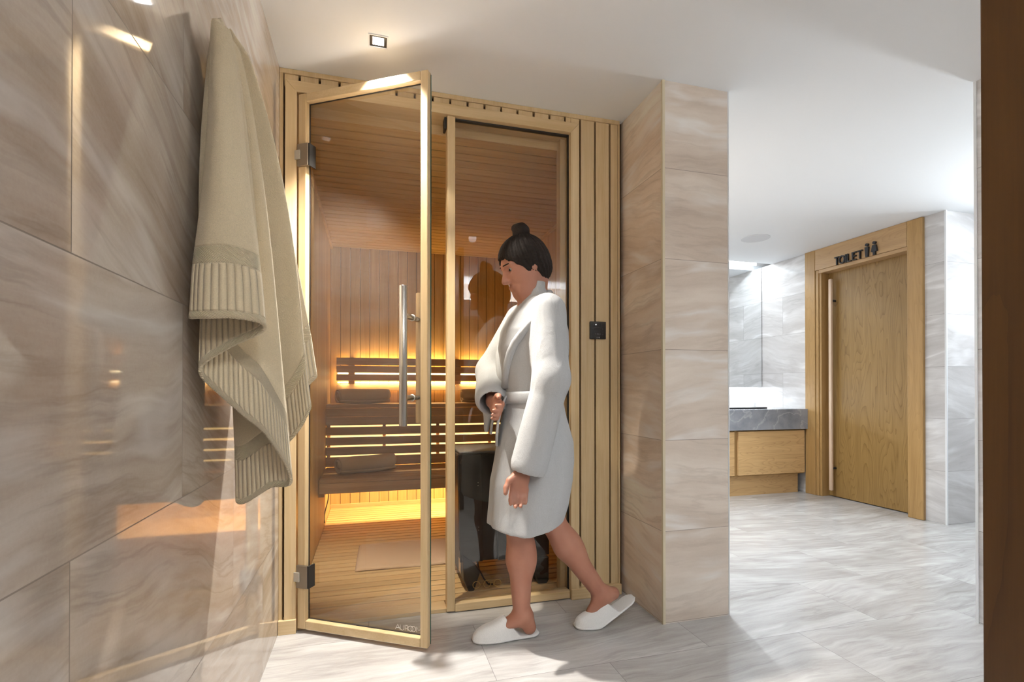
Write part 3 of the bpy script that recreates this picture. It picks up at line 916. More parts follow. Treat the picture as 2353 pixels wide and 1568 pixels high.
# ------------------------------------------------------------------ heater
HX0, HX1, HY0, HY1 = 0.408, 0.880, 2.45, 2.80
ht = empty('sauna_heater', (0.645, 2.62, SZ0))
tag(ht, 'tall black floor-standing sauna heater behind the fixed glass', 'heater')
out = [(HX0 + 0.004, 0.69), (HX0 + 0.012, 0.215), (HX0 + 0.034, 0.175), (HX1 - 0.006, 0.175), (HX1 + 0.004, 0.16), (HX1 + 0.006, 0.185), (HX1 - 0.006, 0.22), (HX1 - 0.004, 0.69)]
out = [(HX0, 0.69), (HX0 + 0.010, 0.215), (HX0 + 0.040, 0.155), (HX1 - 0.03, 0.155), (HX1 + 0.006, 0.16), (HX1 + 0.008, 0.185), (HX1, 0.22), (HX1, 0.69)]
mb = MB().prism(out, lambda p: (p[0], HY0 + 0.012, p[1]), lambda p: (p[0], HY1, p[1]))
mb.build('body', 'black_metal', ht, bevel=0.008)
# slightly bowed front plates either side of a black vertical strip
for (xa, xb) in ((HX0 + 0.004, HX0 + 0.115), (HX0 + 0.195, HX1 - 0.004)):
    mb = MB()
    n = 10
    pr = [(xa + (xb - xa) * i / n, HY0 + 0.010 - 0.022 * math.sin(PI * (0.08 + 0.84 * ((xa + (xb - xa) * i / n) - HX0) / (HX1 - HX0)))) for i in range(n + 1)]
    pr = pr + [(xb, HY0 + 0.0115), (xa, HY0 + 0.0115)]
    mb.prism(pr, lambda p: (p[0] + 0.008, p[1], 0.16), lambda p: (p[0], p[1], 0.688))
    mb.build('front_plate', 'black_metal', ht)
mb = MB().box(HX0 + 0.118, HX0 + 0.192, HY0 + 0.004, HY0 + 0.0115, 0.16, 0.688)
mb.build('black_strip', 'black', ht)
MB().box(HX0 + 0.012, HX1 - 0.012, HY0 + 0.02, HY1 - 0.01, 0.6905, 0.702)  .build('top_rim', plain('rim_grey', (0.16, 0.16, 0.165), 0.5), ht, bevel=0.004)
# feet panels: chamfered side cheeks leave the middle open
lft = [(HX0 + 0.022, 0.200), (HX0 + 0.085, 0.150), (HX0 + 0.112, 0.112), (HX0 + 0.100, 0.075), (HX0 + 0.080, SZ0), (HX0 + 0.052, SZ0), (HX0 + 0.028, 0.075)]
mb = MB().prism(lft, lambda p: (p[0], HY0 - 0.012, p[1]), lambda p: (p[0], HY1 - 0.03, p[1]))
mb.build('foot', 'black_metal', ht, bevel=0.006)
rgt = [(HX1 - 0.002, 0.154), (HX1 - 0.002, 0.035), (HX1 - 0.012, SZ0), (HX1 - 0.060, SZ0), (HX1 - 0.085, 0.075), (HX1 - 0.082, 0.154)]
mb = MB().prism(rgt, lambda p: (p[0], HY0 - 0.012, p[1]), lambda p: (p[0], HY1 - 0.03, p[1]))
mb.build('foot', 'black_metal', ht, bevel=0.006)
for xc in (0.498, 0.552, 0.604, 0.655, 0.705, 0.752, 0.802)[0:3] + (0.735,):
    MB().torus((xc if xc != 0.735 else 0.726, HY0 - 0.018, 0.050), (0.1, 1, 0.05), 0.0175, 0.0018).build('ring', 'brass', ht, smooth=True)
MB().tube([(0.515, 2.50, 0.15), (0.525, 2.50, 0.10), (0.545, 2.48, 0.06), (0.565, 2.47, 0.034), (0.59, 2.47, 0.03)], 0.004).build('power_cable', 'rubber', ht, smooth=True)
tag(MB().box(HX0 + 0.0215, HX0 + 0.0225, HY0 + 0.045, HY0 + 0.10, 0.09, 0.155).build('rating_plate', 'aspen_trim_z', ht), 'small pale rating plate on the left side')
for xz in ((HX0 + 0.1, 0.55), (HX0 + 0.1, 0.535), (HX0 + 0.103, 0.33), (HX0 + 0.103, 0.315)):
    MB().cyl((xz[0], HY0 - 0.006, xz[1]), (xz[0], HY0 - 0.0095, xz[1]), 0.002, n=10).build('screw', 'steel', ht)

# ------------------------------------------------------------------ control panel
cp = empty('control_panel', (1.069, YF, 1.3))
tag(cp, 'small square black touch panel on the boards right of the sauna glass', 'control panel')
MB().box(1.027, 1.111, YF - 0.012, YF - 0.0003, 1.258, 1.344).build('face', 'black', cp, bevel=0.002)
mb = MB()
fr = ((1.0595, YF - 0.0122, 1.2635), (1, 0, 0), (0, 0, 1), (0, -1, 0))
h2 = 0.0045
x = 0.0
for ch in 'HUUM':
    if ch == 'H':
        L = [[(0, 0), (0, h2)], [(0.003, 0), (0.003, h2)], [(0, h2 / 2), (0.003, h2 / 2)]]
    elif ch == 'U':
        L = [[(0, h2), (0, 0.001), (0.0008, 0), (0.0022, 0), (0.003, 0.001), (0.003, h2)]]
    else:
        L = [[(0, 0), (0, h2), (0.0018, 0.001), (0.0036, h2), (0.0036, 0)]]
    for pl in L:
        mb.stroke([(p[0] + x, p[1]) for p in pl], 0.0007, 0.0002, *fr)
    x += 0.0042
tag(mb.build('lettering', 'grey_text', cp), 'tiny grey word HUUM')
M['faint'] = plain('faint', (0.06, 0.06, 0.062), 0.5)
mb = MB()
for i in range(9):
    mb.box(1.052 + i * 0.005, 1.0528 + i * 0.005, YF - 0.0124, YF - 0.0121, 1.311, 1.3135)
mb.build('scale_marks', 'faint', cp)
mb = MB()
for i in range(4):
    mb.box(1.0555 + i * 0.0075, 1.0575 + i * 0.0075, YF - 0.0124, YF - 0.0121, 1.281, 1.284)
mb.build('symbol_row', 'grey_text', cp)
for z in (1.328, 1.305, 1.28):
    for xx in (1.043, 1.091):
        MB().torus((xx + 0.002, YF - 0.0122, z), (0, 1, 0), 0.0022, 0.0003, 16, 6).build('touch_button', 'faint', cp)
MB().cyl((1.057, YF - 0.0118, 1.3285), (1.057, YF - 0.0126, 1.3285), 0.0026, n=20).build('indicator_light', 'dot', cp)

# ------------------------------------------------------------------ ceiling fixtures


def downlight(loc, label):
    r = empty('downlight', loc)
    tag(r, label, 'ceiling light')
    a, b = 0.032, 0.037
    mb = MB()
    for q in ((-b, b, -b, -a), (-b, b, a, b), (-b, -a, -a, a), (a, b, -a, a)):
        mb.box(q[0], q[1], q[2], q[3], -0.003, -0.0003)
    WORLD[r.name] = (0, 0, 0)
    mb.build('frame', 'white_trim', r)
    mb = MB()
    vs = [(-a, -a, -0.001), (a, -a, -0.001), (a, a, -0.001), (-a, a, -0.001), (-0.02, -0.02, -0.0005), (0.02, -0.02, -0.0005), (0.02, 0.02, -0.0005), (-0.02, 0.02, -0.0005)]
    mb.add(vs, [(0, 1, 5, 4), (1, 2, 6, 5), (2, 3, 7, 6), (3, 0, 4, 7)])
    mb.build('reflector', 'black', r)
    mb = MB().box(-0.0205, 0.0205, -0.0205, 0.0205, -0.0016, -0.0006)
    mb.build('lens', 'bulb', r)
    return r


dl = downlight((0.023, 1.994, CEIL), 'small square recessed ceiling spotlight above the open sauna door')
t = MB().cyl((3.27, 3.70, CEIL - 0.004), (3.27, 3.70, CEIL - 0.0002), 0.118, n=64)
tag(t.build('ceiling_speaker', plain('speaker_white', (0.70, 0.71, 0.73), 0.6), smooth=False), 'flat round white speaker grille flush in the washroom ceiling', 'speaker')

# ------------------------------------------------------------------ washroom niche
ct = MB().box(1.56, 4.112, 3.95, YB - 0.002, 0.628, 0.822)
tag(ct.build('worktop', 'marble_grey', bevel=0.002), 'thick dark grey veined marble washbasin worktop in the niche', 'worktop')
tag(MB().box(2.2, 3.74, 4.08, 4.50, 0.823, 0.838).build('wash_basin', 'sign_black', bevel=0.004), 'shallow dark basin rim on the grey marble worktop', 'basin')
vc = empty('vanity_cabinet', (3.68, 4.2, 0))
tag(vc, 'oak vanity cabinet with wide drawer front under the marble worktop, next to the toilet door', 'cabinet')
MB().box(3.285, 4.095, 3.996, YB - 0.01, 0.19, 0.622).build('carcass', 'oak_frame_z', vc)
MB().box(3.312, 4.083, 3.972, 3.994, 0.203, 0.615).build('drawer', 'oak_x', vc, bevel=0.002)
vc2 = empty('vanity_cabinet', (2.8, 4.2, 0))
tag(vc2, 'oak vanity cabinet mostly hidden by the tiled pillar, left of the wide drawer', 'cabinet')
MB().box(2.42, 3.27, 3.996, YB - 0.01, 0.19, 0.622).build('carcass', 'oak_frame_z', vc2)
MB().box(2.43, 3.268, 3.972, 3.994, 0.203, 0.615).build('drawer', 'oak_x', vc2, bevel=0.002)
tag(MB().box(1.56, 4.06, 4.035, 4.055, 0.0, 0.188).build('cabinet_plinth', 'oak_x'), 'recessed oak kick board below the vanity drawers', 'plinth')
mc = empty('mirror_cabinet', (2.9, 4.53, 1.04))
tag(mc, 'tall frameless mirror above the worktop, lit from below', 'mirror')
MB().box(1.62, 4.10, 4.575, 4.635, 1.04, 2.36).build('backing', 'white_trim', mc)
MB().box(1.615, 4.112, 4.566, 4.5745, 1.037, 2.363).build('mirror_glass', 'mirror', mc)
MB().box(1.7, 4.11, 4.638, 4.648, 1.02, 1.036).build('light_strip', 'led_cool', mc)
tag(MB().box(1.56, 4.115, 4.645, 4.658, 2.37, 2.42).build('cove_light', 'led_cool'), 'white light strip glowing in the ceiling recess above the mirror', 'light strip')

# ------------------------------------------------------------------ toilet door
td = empty('door_2', (TX, 3.4, 0))
struct(td, 'tall oak toilet door in a wide oak frame', 'door')
MB().box(TX + 0.085, TX + 0.125, TD0 - 0.015, TD1 + 0.04, 0.008, TDH + 0.01).build('leaf', 'oak', td)
fx0, fx1 = TX - 0.02, TX + 0.0
mb = MB().box(TX - 0.024, TX + 0.12, 2.885, TD0 - 0.006, 0, CEIL - 0.001)
mb.build('frame_post', 'oak_frame_z', td, bevel=0.006)
mb = MB().box(TX - 0.024, TX - 0.001, TD1 + 0.045, 3.98, 0, CEIL - 0.001)
mb.build('frame_post', 'oak_frame_z', td, bevel=0.004)
mb = MB().box(TX - 0.016, TX + 0.06, TD1 + 0.012, TD1 + 0.044, 0, TDH + 0.02)
mb.build('jamb', 'oak_frame_z', td, bevel=0.004)
mb = MB().box(TX - 0.006, TX + 0.12, TD1 - 0.012, TD1 + 0.011, 0, TDH - 0.012)
mb.build('jamb', 'oak_frame_z', td, bevel=0.003)
mb = MB().box(TX - 0.022, TX - 0.001, TD0 - 0.005, TD1 + 0.0448, TDH + 0.021, CEIL - 0.001)
mb.build('header', 'oak_frame_y', td, bevel=0.003)
mb = MB().box(TX - 0.016, TX + 0.12, TD0 - 0.005, TD1 + 0.011, TDH - 0.012, TDH + 0.020)
mb.build('header_trim', 'oak_frame_y', td, bevel=0.003)
hx, hy = TX + 0.035, 3.745
ph = MB().box(hx - 0.013, hx + 0.013, hy - 0.015, hy + 0.015, 0.065, 2.05).build('pull_handle', 'oak_pale', td, bevel=0.006)
WORLD[ph.name] = (TX, 3.4, 0)
for z in (1.845, 0.272):
    MB().cyl((hx + 0.005, hy - 0.004, z), (TX + 0.0845, hy - 0.004, z), 0.011).build('handle_mount', 'sign_black', ph, smooth=True)
# TOILET sign with the two figures
sg = empty('toilet_sign', (TX - 0.024, 3.44, 2.15))
tag(sg, 'black raised TOILET lettering with two figures on the oak door header', 'sign')
org = (TX - 0.0225, 3.640, 2.148)
fr = (org, (0, -1, 0), (0, 0, 1), (-1, 0, 0))
lh, lw, dp = 0.074, 0.0095, 0.018
mb = MB()
s2 = lambda pts, closed=False: mb.stroke(pts, lw, dp, *fr, closed=closed)
h_ = lh - lw / 2
s2([(0.0, h_), (0.046, h_)]); s2([(0.023, 0), (0.023, h_)])
s2([(0.075 + 0.025 * math.cos(2 * PI * i / 28), lh / 2 + 0.0325 * math.sin(2 * PI * i / 28)) for i in range(28)], True)
s2([(0.113, 0), (0.113, lh)])
s2([(0.131, lh), (0.131, lw / 2), (0.165, lw / 2)])
s2([(0.215, h_), (0.182, h_), (0.182, lw / 2), (0.215, lw / 2)]); s2([(0.182, lh / 2), (0.211, lh / 2)])
s2([(0.225, h_), (0.271, h_)]); s2([(0.248, 0), (0.248, h_)])
mb.build('lettering', 'sign_black', sg)
ext = lambda pts: MB().prism(pts, lambda p: (org[0], org[1] - p[0], org[2] + p[1]), lambda p: (org[0] - dp, org[1] - p[0], org[2] + p[1]))
for nm, cx, body in (('man_figure', 0.312, [(-0.011, 0), (0.011, 0), (0.014, 0.045), (0.017, 0.085), (-0.017, 0.085), (-0.014, 0.045)]),
                     ('woman_figure', 0.378, [(-0.010, 0), (0.010, 0), (0.010, 0.028), (0.026, 0.030), (0.015, 0.085), (-0.015, 0.085), (-0.026, 0.030), (-0.010, 0.028)])):
    o_ = ext([(cx + p[0], p[1]) for p in body])
    ring = [(cx + 0.0135 * math.cos(2 * PI * i / 24), 0.1035 + 0.0125 * math.sin(2 * PI * i / 24)) for i in range(24)]
    o_.prism(ring, lambda p: (org[0], org[1] - p[0], org[2] + p[1]), lambda p: (org[0] - dp, org[1] - p[0], org[2] + p[1]))
    o_.build(nm, 'sign_black', sg)

# dark wooden door leaf standing open right beside the viewpoint
struct(MB().box(0.700, 0.742, -0.40, 0.427, 0.01, 2.2).build('door_3', 'walnut', bevel=0.002), 'dark brown wooden door leaf standing open at the right edge', 'door')

# ------------------------------------------------------------------ bath towel hanging on the left wall
CYAW, SYAW = math.cos(CAM_YAW), math.sin(CAM_YAW)


def catmull(P, n):
    P = np.array(P, float)
    P = np.vstack([2 * P[0] - P[1], P, 2 * P[-1] - P[-2]])
    out_ = []
    for i in range(1, len(P) - 2):
        for k in range(n):
            t_ = k / n
            a, b, c, d = P[i - 1], P[i], P[i + 1], P[i + 2]
            out_.append(0.5 * ((2 * b) + (-a + c) * t_ + (2 * a - 5 * b + 4 * c - d) * t_ ** 2 + (-a + 3 * b - 3 * c + d) * t_ ** 3))
    out_.append(P[-2])
    return np.array(out_)


# hem line in metres: x (out of the wall), y (along the wall), z
HEM = [(-0.346, 1.130, 1.150), (-0.312, 1.100, 1.148), (-0.262, 1.098, 1.150), (-0.216, 1.122, 1.144), (-0.222, 1.150, 1.128), (-0.285, 1.172, 1.098), (-0.340, 1.190, 1.062),
       (-0.347, 1.203, 1.038), (-0.332, 1.213, 1.015), (-0.276, 1.240, 0.952), (-0.233, 1.262, 0.905), (-0.190, 1.298, 0.815), (-0.194, 1.330, 0.775), (-0.240, 1.370, 0.765), (-0.308, 1.405, 0.722), (-0.330, 1.430, 0.735),
       (-0.290, 1.445, 0.80), (-0.200, 1.435, 0.880), (-0.158, 1.430, 0.955), (-0.172, 1.470, 1.010), (-0.150, 1.500, 1.050), (-0.215, 1.540, 1.08), (-0.33, 1.575, 1.10)]
hem = catmull(HEM, 14)
ns, nt = len(hem), 130
seg = np.linalg.norm(np.diff(hem, axis=0), axis=1)
arc_ = np.concatenate([[0], np.cumsum(seg)])
hook = np.array([-0.331, 1.300, 1.868])
cen = np.array([-0.27, 1.29])
ss = np.linspace(0, 1, ns)
top = np.zeros((ns, 3))
top[:, 0] = hook[0] + (hem[:, 0] - cen[0]) * 0.17
top[:, 1] = hook[1] + (hem[:, 1] - cen[1]) * 0.17
top[:, 2] = hook[2] - 0.030 * np.abs(np.sin(ss * PI * 2.4 + 0.4)) - 0.012 * ss
# unhemmed side folds of the upper part get a few extra pleats
V = np.zeros((nt + 1, ns, 3))
UV = np.zeros((nt + 1, ns, 2))
for k in range(nt + 1):
    t_ = k / nt
    g = t_ ** 0.62
    p = top * (1 - g) + hem * g
    p[:, 2] = top[:, 2] * (1 - t_) + hem[:, 2] * t_
    amp = 0.021 * math.sin(PI * min(1, t_ * 1.15)) if t_ < 0.87 else 0
    ph_ = arc_ * 26 + 1.2
    p[:, 0] += amp * 0.6 * np.sin(ph_)
    p[:, 1] += amp * 0.5 * np.cos(ph_ * 0.8)
    p[:, 0] = np.maximum(p[:, 0], XL + 0.006)
    if t_ < 0.03:
        p[:, :2] = hook[:2] + (p[:, :2] - hook[:2]) * (0.55 + 0.45 * t_ / 0.03)
    V[k] = p
    UV[k, :, 0] = arc_
for k in range(nt + 1):
    UV[k, :, 1] = np.linalg.norm(V[k] - V[nt], axis=1)
mb = MB()
idx = np.arange((nt + 1) * ns).reshape(nt + 1, ns)
F = np.stack([idx[:-1, :-1], idx[:-1, 1:], idx[1:, 1:], idx[1:, :-1]], -1).reshape(-1, 4)
mb.add(V.reshape(-1, 3).tolist(), F.tolist())
mb.uv = UV.reshape(-1, 2).tolist()
tw = mb.build('bath_towel', 'towel', smooth=True, solid=0.007)
tag(tw, 'cream terry bath towel with ribbed border hanging on the tiled left wall', 'towel')

# ------------------------------------------------------------------ implicit surfaces for the figure


class SDF:
    def __init__(s, lo, hi, res):
        s.lo, s.res = np.array(lo, float), res
        s.n = np.ceil((np.array(hi) - s.lo) / res).astype(int) + 1
        s.f = np.full(tuple(s.n), 0.5, np.float32)

    def sl(s, lo, hi):
        a = np.clip(np.floor((np.array(lo) - s.lo) / s.res).astype(int), 0, s.n - 1)
        b = np.clip(np.ceil((np.array(hi) - s.lo) / s.res).astype(int) + 1, 1, s.n)
        X = s.lo[0] + s.res * np.arange(a[0], b[0], dtype=np.float32)[:, None, None]
        Y = s.lo[1] + s.res * np.arange(a[1], b[1], dtype=np.float32)[None, :, None]
        Z = s.lo[2] + s.res * np.arange(a[2], b[2], dtype=np.float32)[None, None, :]
        return (slice(a[0], b[0]), slice(a[1], b[1]), slice(a[2], b[2])), X, Y, Z

    def put(s, sl, d, k, op='add'):
        cur = s.f[sl]
        if op == 'sub':
            d = -d
            h = np.clip(0.5 - 0.5 * (cur - d) / max(k, 1e-6), 0, 1) if k else (cur < d).astype(np.float32)
            s.f[sl] = cur * (1 - h) + d * h + (k * h * (1 - h) if k else 0)
        else:
            h = np.clip(0.5 + 0.5 * (cur - d) / max(k, 1e-6), 0, 1) if k else (d < cur).astype(np.float32)
            s.f[sl] = cur * (1 - h) + d * h - (k * h * (1 - h) if k else 0)

    def cap(s, a, b, ra, rb=None, k=0.02, op='add', flat=None):
        """tapered capsule; flat=(axis vector, factor) squashes it"""
        a, b = np.array(a, float), np.array(b, float)
        rb = ra if rb is None else rb
        m = max(ra, rb) + k + 0.03
        sl, X, Y, Z = s.sl(np.minimum(a, b) - m, np.maximum(a, b) + m)
        d = b - a
        L2 = max((d * d).sum(), 1e-9)
        px, py, pz = X - a[0], Y - a[1], Z - a[2]
        t = np.clip((px * d[0] + py * d[1] + pz * d[2]) / L2, 0, 1)
        qx, qy, qz = px - t * d[0], py - t * d[1], pz - t * d[2]
        if flat is not None:
            ax, fc = np.array(flat[0], float), flat[1]
            ax /= np.linalg.norm(ax)
            dd = qx * ax[0] + qy * ax[1] + qz * ax[2]
            g = (1 / fc - 1)
            qx, qy, qz = qx + dd * g * ax[0], qy + dd * g * ax[1], qz + dd * g * ax[2]
        s.put(sl, (np.sqrt(qx * qx + qy * qy + qz * qz) - (ra + (rb - ra) * t)).astype(np.float32), k, op)

    def ell(s, c, r, k=0.02, R=None, op='add'):
        c, r = np.array(c, float), np.array(r, float)
        m = r.max() + k + 0.03
        sl, X, Y, Z = s.sl(c - m, c + m)
        px, py, pz = X - c[0], Y - c[1], Z - c[2]
        if R is not None:
            R = np.array(R)
            px, py, pz = (R[0, 0] * px + R[0, 1] * py + R[0, 2] * pz, R[1, 0] * px + R[1, 1] * py + R[1, 2] * pz, R[2, 0] * px + R[2, 1] * py + R[2, 2] * pz)
        k0 = np.sqrt((px / r[0]) ** 2 + (py / r[1]) ** 2 + (pz / r[2]) ** 2)
        k1 = np.sqrt((px / r[0] ** 2) ** 2 + (py / r[1] ** 2) ** 2 + (pz / r[2] ** 2) ** 2) + 1e-6
        s.put(sl, (k0 * (k0 - 1) / k1).astype(np.float32), k, op)

    def mesh(s):
        f = s.f
        ins = f < 0
        c = np.zeros(tuple(s.n - 1), np.int8)
        for i in (0, 1):
            for j in (0, 1):
                for k in (0, 1):
                    c += ins[i:s.n[0] - 1 + i, j:s.n[1] - 1 + j, k:s.n[2] - 1 + k]
        act = np.argwhere((c > 0) & (c < 8))
        ids = np.full(c.shape, -1, np.int64)
        ids[tuple(act.T)] = np.arange(len(act))
        acc, cnt = np.zeros((len(act), 3)), np.zeros(len(act))
        corners = [(i, j, k) for i in (0, 1) for j in (0, 1) for k in (0, 1)]
        for a in corners:
            for ax in range(3):
                if a[ax]:
                    continue
                b = list(a)
                b[ax] = 1
                va = f[tuple((act + a).T)]
                vb = f[tuple((act + b).T)]
                m = (va < 0) != (vb < 0)
                t = va / np.where(m, va - vb, 1)
                pt = np.array(a)[None, :] + np.zeros((len(act), 3))
                pt[:, ax] += t
                acc[m] += pt[m]
                cnt[m] += 1
        P = s.lo + s.res * (act + acc / cnt[:, None])
        faces = []
        for ax in range(3):
            o1, o2 = [(1, 2), (2, 0), (0, 1)][ax]
            sa = [slice(None)] * 3
            sb_ = [slice(None)] * 3
            sa[ax] = slice(0, -1)
            sb_[ax] = slice(1, None)
            ch = np.argwhere(ins[tuple(sa)] != ins[tuple(sb_)])
            ok = (ch[:, o1] > 0) & (ch[:, o2] > 0) & (ch[:, o1] < s.n[o1] - 1) & (ch[:, o2] < s.n[o2] - 1)
            ch = ch[ok]
            q = []
            for d1, d2 in ((0, 0), (-1, 0), (-1, -1), (0, -1)):
                e = ch.copy()
                e[:, o1] += d1
                e[:, o2] += d2
                q.append(ids[tuple(e.T)])
            q = np.stack(q, 1)
            flip = ins[tuple(ch.T)]
            q[~flip] = q[~flip][:, ::-1]
            faces.append(q)
        return P, np.vstack(faces)

    def build(s, name, mat, parent, smooth_it=2):
        P, Fc = s.mesh()
        # light laplacian smoothing
        E_ = np.vstack([Fc[:, [0, 1]], Fc[:, [1, 2]], Fc[:, [2, 3]], Fc[:, [3, 0]]])
        for it in range(smooth_it):
            A_ = np.zeros_like(P)
            n_ = np.zeros(len(P))
            np.add.at(A_, E_[:, 0], P[E_[:, 1]])
            np.add.at(n_, E_[:, 0], 1)
            P = 0.5 * P + 0.5 * A_ / np.maximum(n_, 1)[:, None]
        mb = MB()
        mb.v, mb.f = P.tolist(), Fc.tolist()
        return mb.build(name, mat, parent, smooth=True)


person = empty('person', (0.62, 1.97, 0))
tag(person, 'person in a short white bathrobe and slippers walking into the sauna', 'person')

# ---- body (one surface)
B = SDF((0.34, 1.68, 0.0), (1.10, 2.27, 1.665), 0.0045)
YC = 1.97
# torso
B.cap((0.645, YC, 0.86), (0.640, YC, 1.02), 0.125, 0.105, 0.05, flat=((1, 0, 0), 0.82))
B.cap((0.640, YC, 1.02), (0.630, YC, 1.24), 0.105, 0.125, 0.05, flat=((1, 0, 0), 0.78))
B.cap((0.648, YC - 0.13, 1.325), (0.640, YC + 0.13, 1.325), 0.052, 0.052, 0.05)
B.cap((0.648, YC, 1.33), (0.622, YC, 1.46), 0.056, 0.048, 0.03)
# legs: front (left of picture) and rear
B.cap((0.635, 1.915, 0.84), (0.575, 1.955, 0.475), 0.085, 0.055, 0.04)
B.cap((0.575, 1.955, 0.475), (0.583, 1.965, 0.32), 0.053, 0.053, 0.03)
B.cap((0.583, 1.965, 0.32), (0.590, 1.968, 0.10), 0.050, 0.034, 0.03)
B.ell((0.596, 1.965, 0.335), (0.052, 0.05, 0.10), 0.03)
B.cap((0.603, 1.968, 0.085), (0.622, 1.965, 0.040), 0.034, 0.028, 0.025)
B.cap((0.590, 1.968, 0.085), (0.490, 1.985, 0.038), 0.034, 0.028, 0.03, flat=((0, 0, 1), 0.8))
for i, (dy, L) in enumerate(((-0.030, 0.0), (-0.013, 0.008), (0.003, 0.004), (0.017, -0.004), (0.030, -0.014))):
    yy = 1.985 + dy
    B.cap((0.490, yy, 0.030), (0.440 - L, yy + 0.004, 0.022), 0.013, 0.0095 if i else 0.012, 0.014)
B.cap((0.655, 2.015, 0.84), (0.725, 2.005, 0.475), 0.085, 0.056, 0.04)
B.cap((0.725, 2.005, 0.475), (0.800, 2.000, 0.345), 0.053, 0.053, 0.03)
B.cap((0.800, 2.000, 0.345), (0.955, 1.995, 0.130), 0.051, 0.035, 0.03)
B.ell((0.812, 2.0, 0.352), (0.05, 0.05, 0.10), 0.03, R=((0.8, 0, 0.6), (0, 1, 0), (-0.6, 0, 0.8)))
B.cap((0.965, 1.995, 0.125), (1.012, 1.992, 0.125), 0.034, 0.028, 0.025)
B.cap((0.965, 1.995, 0.115), (0.905, 1.990, 0.045), 0.034, 0.026, 0.03)
for i, dy in enumerate((-0.030, -0.014, 0.001, 0.015, 0.028)):
    B.cap((0.905, 1.988 + dy, 0.036), (0.862 + 0.005 * abs(i - 1), 1.990 + dy, 0.024), 0.013, 0.010, 0.014)
# arms
SHN, ELN, WRN = (0.650, 1.825, 1.315), (0.640, 1.775, 1.045), (0.552, 1.790, 0.735)
B.cap(SHN, ELN, 0.047, 0.038, 0.03)
B.cap(ELN, WRN, 0.038, 0.025, 0.025)
SHF, ELF, WRF = (0.630, 2.115, 1.315), (0.520, 2.160, 1.085), (0.470, 1.985, 0.965)
B.cap(SHF, ELF, 0.047, 0.038, 0.03)
B.cap(ELF, WRF, 0.037, 0.025, 0.025)


def hand(w, d, side, up, curl, sgn):
    """w wrist, d direction of the fingers, side = towards the index finger, up = back of hand"""
    w, d, side, up = [np.array(v, float) for v in (w, d, side, up)]
    d /= np.linalg.norm(d)
    side -= d * side.dot(d)
    side /= np.linalg.norm(side)
    up = np.cross(d, side) * sgn
    P = lambda a, b, c: w + d * a + side * b + up * c
    B.cap(P(-0.01, 0, 0), P(0.03, 0, 0), 0.024, 0.026, 0.02, flat=(up, 0.7))
    B.cap(P(0.03, 0.018, 0), P(0.075, 0.024, 0), 0.017, 0.014, 0.014)
    B.cap(P(0.03, -0.012, 0), P(0.072, -0.020, 0), 0.017, 0.013, 0.014)
    B.cap(P(0.045, 0, 0), P(0.075, 0, 0), 0.017, 0.014, 0.014)
    for b, L in ((0.028, 0.068), (0.009, 0.076), (-0.010, 0.070), (-0.027, 0.054)):
        p0 = P(0.074, b, 0)
        c1, c2, c3 = curl * 0.5, curl * 1.15, curl * 1.6
        l1, l2, l3 = L * 0.45, L * 0.31, L * 0.24
        dr = lambda c: d * math.cos(c) - up * math.sin(c)
        p1 = p0 + dr(c1) * l1
        p2 = p1 + dr(c2) * l2
        p3 = p2 + dr(c3) * l3
        B.cap(p0, p1, 0.0098, 0.0092, 0.006)
        B.cap(p1, p2, 0.0092, 0.0085, 0.005)
        B.cap(p2, p3, 0.0085, 0.0075, 0.005)
    t0, t1 = P(0.022, 0.020, -0.006), P(0.050, 0.047, -0.016)
    t2, t3 = P(0.076, 0.055, -0.024), P(0.096, 0.054, -0.032)
    B.cap(t0, t1, 0.016, 0.012, 0.012)
    B.cap(t1, t2, 0.012, 0.0105, 0.006)
    B.cap(t2, t3, 0.0105, 0.0085, 0.005)


hand((0.545, 1.792, 0.715), (-0.22, 0.0, -1.0), (-1, 0.1, 0.2), (0, -1, 0), 0.55, 1)
hand((0.468, 1.960, 0.955), (0.12, -1.0, -0.35), (0.2, 0.2, 1), (-1, 0, 0), 0.75, -1)
# head: local frame, forward f, left l, up u
tl = math.radians(27)
fw = np.array([-math.cos(tl), -0.10, -math.sin(tl)])
fw /= np.linalg.norm(fw)
lf = np.array([-0.10, 1.0, 0.0])
lf -= fw * lf.dot(fw)
lf /= np.linalg.norm(lf)
upv = np.cross(fw, lf)
if upv[2] < 0:
    upv = -upv
HC = np.array([0.592, 1.965, 1.520])
HP = lambda a, b, c: HC + fw * a + lf * b + upv * c
RM = np.array([fw, lf, upv])
B.ell(HP(-0.012, 0, 0.018), (0.092, 0.074, 0.082), 0.02, R=RM)
B.ell(HP(0.030, 0, -0.030), (0.058, 0.060, 0.078), 0.03, R=RM)
B.cap(HP(0.062, -0.018, -0.098), HP(0.062, 0.018, -0.098), 0.017, 0.017, 0.03)
B.cap(HP(-0.01, -0.052, -0.055), HP(0.058, -0.020, -0.096), 0.014, 0.013, 0.03)
B.cap(HP(-0.01, 0.052, -0.055), HP(0.058, 0.020, -0.096), 0.014, 0.013, 0.03)
B.cap(HP(0.082, 0, 0.002), HP(0.106, 0, -0.034), 0.008, 0.0115, 0.012)
B.cap(HP(0.094, -0.010, -0.040), HP(0.094, 0.010, -0.040), 0.008, 0.008, 0.008)
B.cap(HP(0.086, -0.016, -0.066), HP(0.086, 0.016, -0.066), 0.0065, 0.0065, 0.006)
B.cap(HP(0.083, -0.014, -0.077), HP(0.083, 0.014, -0.077), 0.0070, 0.0070, 0.006)
